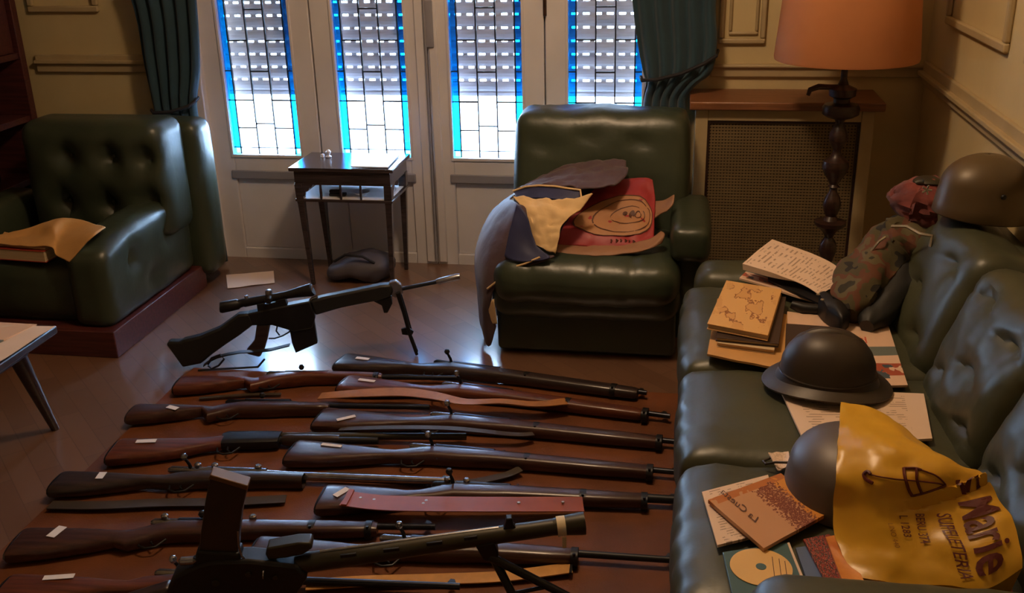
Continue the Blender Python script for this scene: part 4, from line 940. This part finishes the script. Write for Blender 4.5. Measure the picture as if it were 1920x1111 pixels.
inn = Surf(A3([[(968, 384, 3.475), (980, 392, 3.455), (990, 410, 3.44), (998, 440, 3.42), (1010, 470, 3.395)], [(962, 410, 3.445), (972, 424, 3.43), (985, 446, 3.415), (998, 468, 3.395), (1028, 478, 3.37)], [(954, 440, 3.42), (962, 456, 3.405), (975, 472, 3.39), (995, 484, 3.372), (1030, 484, 3.358)], [(946, 480, 3.388), (952, 486, 3.382), (965, 490, 3.372), (985, 492, 3.362), (1015, 488, 3.354)]]), .003, 10, 4.0)
part(jk, 'navy_facing', inn.grid(16, 14, .002), 'navy', solid=.004)
part(jk, 'hem_piping', MB().tube([tuple(aty(*q)) for q in ((1012, 482, 3.362), (985, 494, 3.362), (965, 500, 3.37), (945, 514, 3.376), (928, 530, 3.382), (914, 541, 3.395))], .004, 8), 'cream')
part(jk, 'cuff_flap', Surf(A3([[(915, 565, 3.405), (926, 560, 3.40)], [(918, 590, 3.415), (930, 590, 3.405)], [(924, 606, 3.42), (932, 606, 3.41)]])).grid(6, 8), 'cream', solid=.004)

# red printed bag standing on the recliner seat, brown bag under it
rb = thing('red_bag', 'red printed bag with tan oval design propped on the recliner seat', 'bag', (-.2, 3.66, .4))
rsf = Surf(A3([[(1128, 340, 3.74), (1165, 336, 3.76), (1200, 334, 3.77), (1224, 338, 3.76)],
               [(1100, 372, 3.68), (1150, 366, 3.68), (1195, 364, 3.69), (1228, 370, 3.70)],
               [(1068, 410, 3.60), (1130, 404, 3.60), (1190, 402, 3.61), (1226, 408, 3.62)],
               [(1050, 440, 3.53), (1115, 440, 3.52), (1180, 440, 3.53), (1226, 444, 3.54)],
               [(1046, 458, 3.50), (1110, 462, 3.485), (1175, 464, 3.49), (1226, 460, 3.50)]]), .008, 16, 7.0)
part(rb, 'front', rsf.grid(30, 30), 'redbag', solid=.014)
def onsurf(sf, pts, off, nrm=(0, -.7, .7)):
    return [tuple(sf.at(u, v) + np.array(nrm) * off) for u, v in pts]
def patch(sf, cu, cv, ru, rv, m, name, root, off=.010, n=28, r0=0.0):
    mb = MB(); k = 4; rings = []
    for j in range(k + 1):
        t = r0 + (1 - r0) * j / k
        rings.append(onsurf(sf, [(min(max(cu + ru * t * math.cos(2 * math.pi * i / n), 0), 1), min(max(cv + rv * t * math.sin(2 * math.pi * i / n), 0), 1)) for i in range(n)], off))
    mb.rings(rings, caps=False); return part(root, name, mb, m)
patch(rsf, .52, .53, .44, .26, 'tanprint', 'oval_print', rb)
patch(rsf, .52, .53, .44, .26, 'brownink', 'oval_outline', rb, .0115, r0=.965)
patch(rsf, .58, .53, .33, .20, 'brownink', 'inner_outline', rb, .0115, r0=.96)
patch(rsf, .62, .52, .20, .11, 'brownink', 'inner_outline', rb, .0115, r0=.94)
patch(rsf, .64, .51, .035, .05, 'brownink', 'printed_figure', rb, .0115); patch(rsf, .56, .49, .025, .025, 'brownink', 'printed_figure', rb, .0115); patch(rsf, .72, .51, .045, .05, 'brownink', 'printed_figure', rb, .0115, r0=.72)
for k in range(6): part(rb, 'lettering', MB().tube(onsurf(rsf, [(.50 + k * .045, .845), (.51 + k * .045 + .012 * (k % 2), .865), (.505 + k * .045, .89)], .010), .0026, 6), 'brownink')
bsf = Surf(A3([[(1046, 452, 3.52), (1100, 458, 3.50), (1160, 458, 3.50), (1215, 450, 3.52), (1240, 434, 3.55)],
               [(1040, 466, 3.47), (1100, 470, 3.45), (1160, 470, 3.45), (1215, 464, 3.47), (1246, 440, 3.52)],
               [(1042, 474, 3.45), (1100, 479, 3.43), (1150, 478, 3.43), (1205, 470, 3.45), (1240, 456, 3.50)]]), .004, 16, 5.0)
bb = thing('brown_bag', 'crumpled brown paper bag showing beneath the red bag', 'bag', (-.25, 3.5, .4))
part(bb, 'sheet', bsf.grid(26, 10), 'brownbag', solid=.006)
part(bb, 'loose_corner', Surf(A3([[(1222, 378, 3.70), (1245, 376, 3.69), (1264, 366, 3.68)], [(1222, 394, 3.66), (1242, 392, 3.65), (1262, 382, 3.64)], [(1224, 412, 3.62), (1236, 402, 3.62), (1250, 396, 3.62)]]), .003, 14).grid(10, 8), 'brownbag', solid=.005)

# ---------------------------------------------------------------- things on the sofa
SZ_ = .4425
# helmets
def helmet_shell(prof, seg=40, sx=1.0, sy=1.0, brim=None):
    mb = MB(); rg = []
    for (r, z) in prof:
        q = []
        for k in range(seg):
            a = 2 * math.pi * k / seg; x, y = r * sx * math.cos(a), r * sy * math.sin(a); zz = z
            if brim: zz, x, y = brim(a, r, z, x, y)
            q.append((x, y, zz))
        rg.append(q)
    return mb.rings(rg, caps=False)
def dome(r, h, n=9, top=.006):
    return [(r * math.cos(math.pi / 2 * t / n), h * math.sin(math.pi / 2 * t / n)) for t in range(n)] + [(top, h)]
# steel helmet on the sofa back
h1 = thing('steel_helmet', 'round olive-brown steel helmet resting on top of the sofa back', 'helmet', (.818, 2.87, .768), R(20)); h1.scale = (.93, .93, .93)
skirt = lambda a, r, z, x, y: (z - (.028 * (.5 + .5 * math.cos(a)) if z < .03 else 0), x, y)
MB_ = helmet_shell([(.128, 0.0), (.130, .004), (.126, .03), (.122, .055), (.118, .075)] + [(.118 * math.cos(math.pi / 2 * t / 9), .075 + .095 * math.sin(math.pi / 2 * t / 9)) for t in range(1, 9)] + [(.004, .17)], 44, 1.08, .95, skirt)
MB_.build('shell', 'helmet', h1, solid=.003)
for sy in (-1, 1): MB().lathe([(.002, .008), (.007, .006), (.008, 0)], (0, 0, 0), 10).tf(Matrix.Translation((-.02, sy * .118, .075)) @ Matrix.Rotation(R(-90 * sy), 4, 'X')).build('vent_lug', 'black', h1)
part(h1, 'liner_band', MB().lathe([(.112, 0), (.114, .03), (.108, .03), (.108, 0)], (.818, 2.87, .768), 30, caps=False), 'darkwood')
# crested helmet on the seat
cH = atz(1552, 690, .50)
h2 = thing('crested_helmet', 'dark brown crested helmet with wide brim sitting on the sofa papers', 'helmet', (cH[0], cH[1], SZ_ + .018), R(-8)); h2.scale = (.84, .84, .84)
prof = [(.165, .012), (.166, .016), (.150, .026), (.132, .034), (.122, .042), (.120, .05), (.117, .075), (.106, .105), (.088, .132), (.062, .152), (.032, .162), (.004, .165)]
brimf = lambda a, r, z, x, y: (z - (.020 * abs(math.cos(a)) ** 2 if r > .125 else 0), x * (1.0 if r < .125 else 1.0), y * (1.0 if r < .125 else .94))
helmet_shell(prof, 48, 1.12, 1.0, brimf).build('shell', 'helmet2', h2, solid=.003)
cr = []
for t in range(13):
    a = math.pi * (t + 1.2) / 14.4; cr.append((.130 * math.cos(a), 0, .052 + .115 * math.sin(a)))
MB().rings([[(p[0], p[1] - .018, p[2] - .014), (p[0], p[1] - .013, p[2] - .001), (p[0], p[1], p[2] + .007), (p[0], p[1] + .013, p[2] - .001), (p[0], p[1] + .018, p[2] - .014)] for p in cr]).build('crest', 'helmet2', h2)
MB().tube([(1.12 * .124 * math.cos(a * math.pi / 20), .124 * math.sin(a * math.pi / 20), .041) for a in range(41)], .003, 6).build('brim_joint', 'helmet2', h2)
# grey helmet under the yellow bag
cG = atz(1586, 862, .52) + np.array([.008, .008, 0])
h3 = thing('grey_helmet', 'plain grey-brown steel helmet half covered by the yellow bag', 'helmet', (cG[0], cG[1], SZ_ - .003), 0); h3.scale = (.95, .95, .95)
helmet_shell([(.136, 0), (.137, .004), (.134, .03), (.128, .06)] + [(.128 * math.cos(math.pi / 2 * t / 9), .06 + .085 * math.sin(math.pi / 2 * t / 9)) for t in range(1, 9)] + [(.004, .145)], 44, .96, 1.1).build('shell', 'helmet3', h3, solid=.003)
MB().tube([(-.12, .06, .03), (-.145, .075, .02), (-.165, .085, .008), (-.17, .10, .006), (-.15, .12, .006)], .003, 8).build('chin_strap', 'sling_d', h3)

# papers and magazines under the helmets
w = px_slab
px_slab('magazine', 'glossy magazine with blue and red cover behind the crested helmet', 'magazine', [(1478, 728), (1702, 722), (1664, 606), (1476, 584)], SZ_, .006, 'magazine', .002, 1.0)
px_slab('printed_sheets', 'white printed sheets lying between the crested helmet and yellow bag', 'papers', [(1510, 832), (1748, 822), (1732, 738), (1462, 728)], SZ_ + .001, .006, 'print', .002, 4.0)
px_slab('folder', 'dark brown folder partly beneath the crested helmet', 'folder', [(1470, 690), (1560, 690), (1560, 612), (1474, 606)], SZ_ + .0075, .006, 'bookdark')
# stack of books
px_slab('paper_sheet', 'tan paper sheets lying under the stack of books', 'papers', [(1326, 664), (1472, 694), (1476, 590), (1345, 560)], SZ_, .006, 'kraft', .003, 2.0)
book('book', 'pale bottom book of the sofa stack', [(1345, 642), (1452, 656), (1466, 560), (1362, 548)], SZ_ + .0065, .014, 'pages')
book('book', 'thin dark book in the middle of the sofa stack', [(1342, 632), (1460, 644), (1474, 556), (1360, 545)], SZ_ + .021, .012, 'bookdark')
book('book', 'topmost book of the sofa stack with a brown map drawn on its cover', [(1326, 606), (1440, 628), (1466, 542), (1362, 525)], SZ_ + .036, .018, 'mapcover')
# sheaf of papers leaning over the far arm of the sofa
sh_ = Surf([[np.array(atz(1392, 494, .52)), np.array(atz(1420, 470, .54)), np.array(atz(1448, 448, .55))], [atz(1450, 512, .515), atz(1480, 490, .53), atz(1505, 468, .54)], [atz(1500, 530, .50), atz(1530, 510, .515), atz(1555, 490, .525)], [atz(1536, 552, .485), atz(1566, 536, .495), atz(1597, 522, .50)]], .003, 9, 3.0)
tag(pillow(sh_, .50, 14, 18, .985).build('sheaf_of_papers', 'print', smooth=False), 'bent sheaf of white papers leaning over the far sofa arm', 'papers')
px_slab('brochure', 'pale brochure with dark picture under the bent sheaf of papers', 'brochure', [(1386, 522), (1530, 566), (1560, 520), (1420, 488)], .462, .006, 'magazine', .004, 6.0)
px_slab('dark_folder', 'narrow black folder poking out beneath the bent papers', 'folder', [(1440, 524), (1540, 570), (1550, 556), (1440, 505)], .472, .006, 'black')
# sheath knife
kn = thing('sheath_knife', 'black sheathed knife lying beside the stack of books', 'knife', (*atz(1505, 578, SZ_ + .02)[:2], SZ_ + .012))
part(kn, 'sheath', MB().tube([tuple(atz(1484, 570, SZ_ + .026)), tuple(atz(1505, 578, SZ_ + .018)), tuple(atz(1535, 580, SZ_ + .018))], [.012, .018, .016], 10), 'black')
part(kn, 'handle', MB().tube([tuple(atz(1532, 580, SZ_ + .02)), tuple(atz(1556, 576, SZ_ + .024))], [.011, .013], 10), 'black')
# holster
hs = Surf([[atz(1536, 548, .52), atz(1548, 545, .525), atz(1562, 556, .525)], [atz(1546, 566, .51), atz(1566, 562, .52), atz(1582, 566, .515)], [atz(1558, 588, .49), atz(1578, 590, .50), atz(1594, 584, .495)], [atz(1568, 604, .475), atz(1580, 606, .48), atz(1592, 600, .475)]], .003, 12)
ho = thing('holster', 'black leather holster leaning at the foot of the camouflage cloth', 'holster', (*atz(1566, 580, .47)[:2], SZ_ + .006))
part(ho, 'pouch', pillow(hs, .452, 12, 12, .97), 'black')
for q in ((1534, 552), (1542, 562)): part(ho, 'snap', MB().lathe([(.006, 0), (.005, .003), (.001, .004)], tuple(atz(*q, .518)), 10), 'badge')
# camouflage cloth bundle
cb = thing('camouflage_jacket', 'bundled camouflage jacket propped in the far corner of the sofa', 'jacket', (*atz(1650, 560, .45)[:2], SZ_))
def bundle(cs, n=26, seed=0.0, wr=.02, fr=10):
    P = [np.array(c, float) for c in cs]; rg = []
    for j in range(27):
        q = spline(P, j / 26); d = spline(P, min(1, j / 26 + .02)) - spline(P, max(0, j / 26 - .02)); t = Vector(d[:3]).normalized()
        a = t.cross(Vector((0, 0, 1))).normalized(); b = a.cross(t).normalized(); ring = []
        for k in range(n):
            an = 2 * math.pi * k / n; r = 1 + wr / .1 * (fbm(math.cos(an) * 1.6 + seed, math.sin(an) * 1.6, j * .22 + seed) + .5 * abs(fbm(math.cos(an) * 3.4 + seed, math.sin(an) * 3.4, j * .5, 2)))
            ring.append(tuple(Vector(q[:3]) + a * (q[3] * r * math.cos(an)) + b * (q[4] * r * math.sin(an))))
        rg.append(ring)
    return MB().rings(rg)
def W(px, py, z, r1, r2): q = atz(px, py, z); return (q[0], q[1], q[2], r1, r2)
part(cb, 'sleeve', bundle([W(1590, 592, .475, .03, .03), W(1600, 566, .50, .06, .05), W(1622, 532, .53, .075, .065), W(1655, 490, .57, .085, .07), W(1690, 455, .62, .09, .07), W(1715, 435, .66, .07, .06), W(1722, 425, .68, .02, .02)], 28, 4.0, .030), 'camo')
part(cb, 'dark_fold', bundle([W(1625, 612, .465, .02, .02), W(1640, 588, .48, .05, .035), W(1675, 540, .52, .06, .05), W(1715, 490, .57, .06, .05), W(1735, 455, .62, .03, .03)], 24, 7.0, .015), 'blackplas')
part(cb, 'zip', MB().tube([tuple(atz(1640, 480, .60)), tuple(atz(1634, 470, .62)), tuple(atz(1648, 452, .65)), tuple(atz(1660, 444, .66))], .004, 6), 'badge')
part(cb, 'collar', MB().tube([tuple(atz(1672, 424, .70)), tuple(atz(1700, 424, .71)), tuple(atz(1725, 438, .70)), tuple(atz(1748, 442, .70)), tuple(atz(1744, 462, .67))], .005, 6), 'badge')
# maroon beret bundle
be = thing('maroon_beret', 'crumpled maroon beret with metal badge beside the olive-brown helmet', 'beret', (*atz(1730, 390, .70)[:2], .66))
part(be, 'body', bundle([W(1668, 372, .73, .01, .01), W(1680, 368, .735, .04, .03), W(1700, 372, .735, .075, .055), W(1730, 378, .73, .10, .07), W(1765, 392, .72, .085, .06), W(1795, 405, .71, .05, .04), W(1812, 412, .70, .01, .01)], 28, 2.0, .034), 'maroon')
part(be, 'lining', bundle([W(1715, 345, .79, .01, .01), W(1730, 338, .80, .035, .012), W(1755, 340, .80, .035, .012), W(1765, 345, .79, .01, .01)], 16, 3.0, .01), 'olive')
bp = atz(1736, 354, .795)
for k in range(5): part(be, 'badge', MB().tube([tuple(bp + np.array([.0, -.01, .0])), tuple(bp + np.array([.014 * math.cos(k * 1.257), -.012, .014 * math.sin(k * 1.257)]))], .003, 6), 'badge')

# brochures, disc and covers in front of the yellow bag
px_slab('brochure', 'plain cream brochure below the brown landscape brochure', 'brochure', [(1345, 1022), (1470, 990), (1440, 890), (1316, 922)], SZ_, .006, 'print', .002, 2.0)
bro = px_slab('brochure', 'brown landscape brochure with a picture of a crowd and script title', 'brochure', [(1328, 937), (1432, 1028), (1552, 962), (1464, 887)], SZ_ + .010, .008, 'brochure', .002, 8.0)
vs, fs = text_mesh('La Cuesta', .030, .35)
P4 = [atz(q[0], q[1], SZ_ + .0185) for q in ((1432, 1028), (1328, 937), (1464, 887), (1552, 962))]
ex = _n(P4[1] - P4[0]); ey = _n(P4[3] - P4[0]); o0 = P4[0] + (P4[1] - P4[0]) * .36 + (P4[3] - P4[0]) * .20
tm = MB().add([tuple(o0 + ex * a[0] + ey * a[1] * .8 + np.array([0, 0, .0015])) for a in vs], fs).build('title_lettering', 'brownink', smooth=False); tm.parent = bro
cd = thing('disc_case', 'teal square case holding a cream compact disc', 'disc', (*atz(1430, 1065, SZ_)[:2], SZ_))
C4 = [atz(q[0], q[1], SZ_ + .008) for q in ((1378, 1135), (1520, 1118), (1478, 1016), (1355, 1034))]
part(cd, 'case', slab(C4, .008), 'bookblue', bevel=.001)
cc = atz(1427, 1062, SZ_ + .0095); rr = .056
part(cd, 'disc', MB().lathe([(.008, .0), (.008, .0014), (rr, .0014), (rr, 0)], (cc[0], cc[1], cc[2] - .001), 48, caps=False), 'disc')
part(cd, 'disc_hub', MB().lathe([(.0095, 0), (.0095, .0022), (.0025, .0024)], (cc[0], cc[1], cc[2] - .001), 20), 'bookblue')
for k, off in enumerate((.022, .034, .044)):
    hh = math.sqrt(max(rr ** 2 - off ** 2, 0)) * .75
    part(cd, 'printed_line', MB().box((cc[0] + off, cc[1] + .002, cc[2] + .0007), (.0012, hh * 1.6, .0004)), 'brownink')
part(cd, 'spine_strip', slab([atz(q[0], q[1], SZ_ + .0095) for q in ((1516, 1118), (1521, 1117), (1480, 1016), (1476, 1017))], .009), 'paper')
px_slab('leaflet', 'blue leaflet lying next to the compact disc case', 'leaflet', [(1522, 1112), (1556, 1108), (1530, 1020), (1492, 1026)], SZ_, .006, 'sky')
px_slab('photo_cover', 'booklet with red and black photographic cover beside the blue leaflet', 'booklet', [(1560, 1112), (1592, 1104), (1556, 1000), (1506, 1010)], SZ_ + .007, .005, 'redphoto')
px_slab('orange_booklet', 'bright orange booklet against the lower edge of the yellow bag', 'booklet', [(1586, 1104), (1622, 1092), (1578, 1000), (1548, 1006)], SZ_ + .013, .005, 'orange')
px_slab('red_folder', 'red folder showing below the bottom edge of the yellow bag', 'folder', [(1650, 1135), (1900, 1112), (1880, 1040), (1640, 1060)], SZ_, .005, 'redcover')
nb = px_slab('scrap_of_paper', 'small crumpled paper scrap beside the grey helmet strap', 'paper', [(1458, 884), (1482, 878), (1478, 850), (1440, 852)], SZ_, .003, 'print', .012, 5.0)

# yellow carrier bag
def RZ(l): return [[atz(*q) for q in r] for r in l]
ysf = Surf(RZ([[(1574, 756, .60), (1600, 758, .605), (1636, 766, .605), (1682, 792, .60), (1722, 826, .59)],
               [(1573, 820, .605), (1622, 818, .625), (1680, 822, .63), (1735, 838, .62), (1790, 872, .605)],
               [(1568, 890, .575), (1640, 890, .60), (1710, 890, .605), (1785, 886, .61), (1838, 884, .605)],
               [(1560, 955, .505), (1640, 950, .55), (1725, 948, .555), (1815, 938, .575), (1872, 925, .58)],
               [(1570, 1015, .47), (1655, 1020, .50), (1740, 1018, .515), (1835, 1006, .54), (1900, 985, .555)],
               [(1598, 1084, .450), (1680, 1094, .460), (1765, 1098, .470), (1850, 1102, .485), (1914, 1066, .51)]]), .011, 10, 12.0)
_b0 = ysf.at
def crease(u, v):
    p = _b0(u, v)
    # a sharp fold runs from the middle to the far edge
    x = (u - .40) / .60; line = .60 - .13 * x
    if x > -.15: p = p + np.array([0, 0, 1]) * (.010 * math.exp(-((v - line + .018) / .014) ** 2) - .010 * math.exp(-((v - line - .012) / .012) ** 2)) * min(1, max(0, x + .15) * 3)
    return p
ysf.at = crease
yb_ = thing('carrier_bag', 'yellow plastic carrier bag with maroon lettering and umbrella print on the sofa', 'bag', (*atz(1730, 960, .45)[:2], SZ_))
part(yb_, 'bag_body', pillow(ysf, .4405, 44, 52, .93), 'yellow')
def print_on(name, text, v0, v1, u0, u1, shear=0.0, bold=0.0, m='ink', skew=0.0):
    vs, fs = text_mesh(text, 1.0, shear, bold); xs = [a[0] for a in vs]; ys = [a[1] for a in vs]
    x0, x1, y0, y1 = min(xs), max(xs), min(ys), max(ys); out = []
    for a in vs:
        tx = (a[0] - x0) / (x1 - x0); ty = (a[1] - y0) / (y1 - y0)
        u, v = u0 + (u1 - u0) * ty + skew * tx, v0 + (v1 - v0) * tx; out.append(tuple(ysf.at(min(max(u, 0), 1), min(max(v, 0), 1)) + np.array([-.0012, -.0012, .0026])))
    return part(yb_, name, MB().add(out, fs), m, smooth=False)
print_on('lettering', 'Marie', .60, .945, .70, .93, 0, .016)
print_on('lettering', 'SUPELETERIA', .655, .955, .575, .645, .2, .008, skew=.035)
print_on('lettering', 'BERU 374', .645, .80, .47, .52, .1, .006)
print_on('lettering', 'L 1283', .65, .765, .385, .43, .1, .006)
print_on('lettering', 'LINO 440', .69, .82, .315, .345, 0, 0, m='inkfaint')
print_on('lettering', 'S', .45, .535, .74, .90, 0, .012)
def ink_line(pts, r=.0022, m='ink', name='umbrella_print'):
    P = [np.array(p, float) for p in pts]; part(yb_, name, MB().tube([tuple(ysf.at(*spline(P, t / 16)) + np.array([-.001, -.001, .0022])) for t in range(17)], r, 6), m)
ink_line([(.24, .45), (.205, .425), (.19, .40), (.21, .385), (.225, .40)], .0035)
ink_line([(.22, .40), (.34, .425), (.45, .435), (.58, .46), (.66, .485)], .0014)
ink_line([(.47, .36), (.45, .42), (.455, .48), (.475, .535)], .003); ink_line([(.47, .36), (.53, .37), (.56, .385)], .0022)
ink_line([(.535, .372), (.515, .43), (.52, .48), (.53, .53)], .0026); ink_line([(.56, .385), (.62, .42), (.67, .48)], .0016); ink_line([(.475, .535), (.57, .52), (.67, .485)], .002)
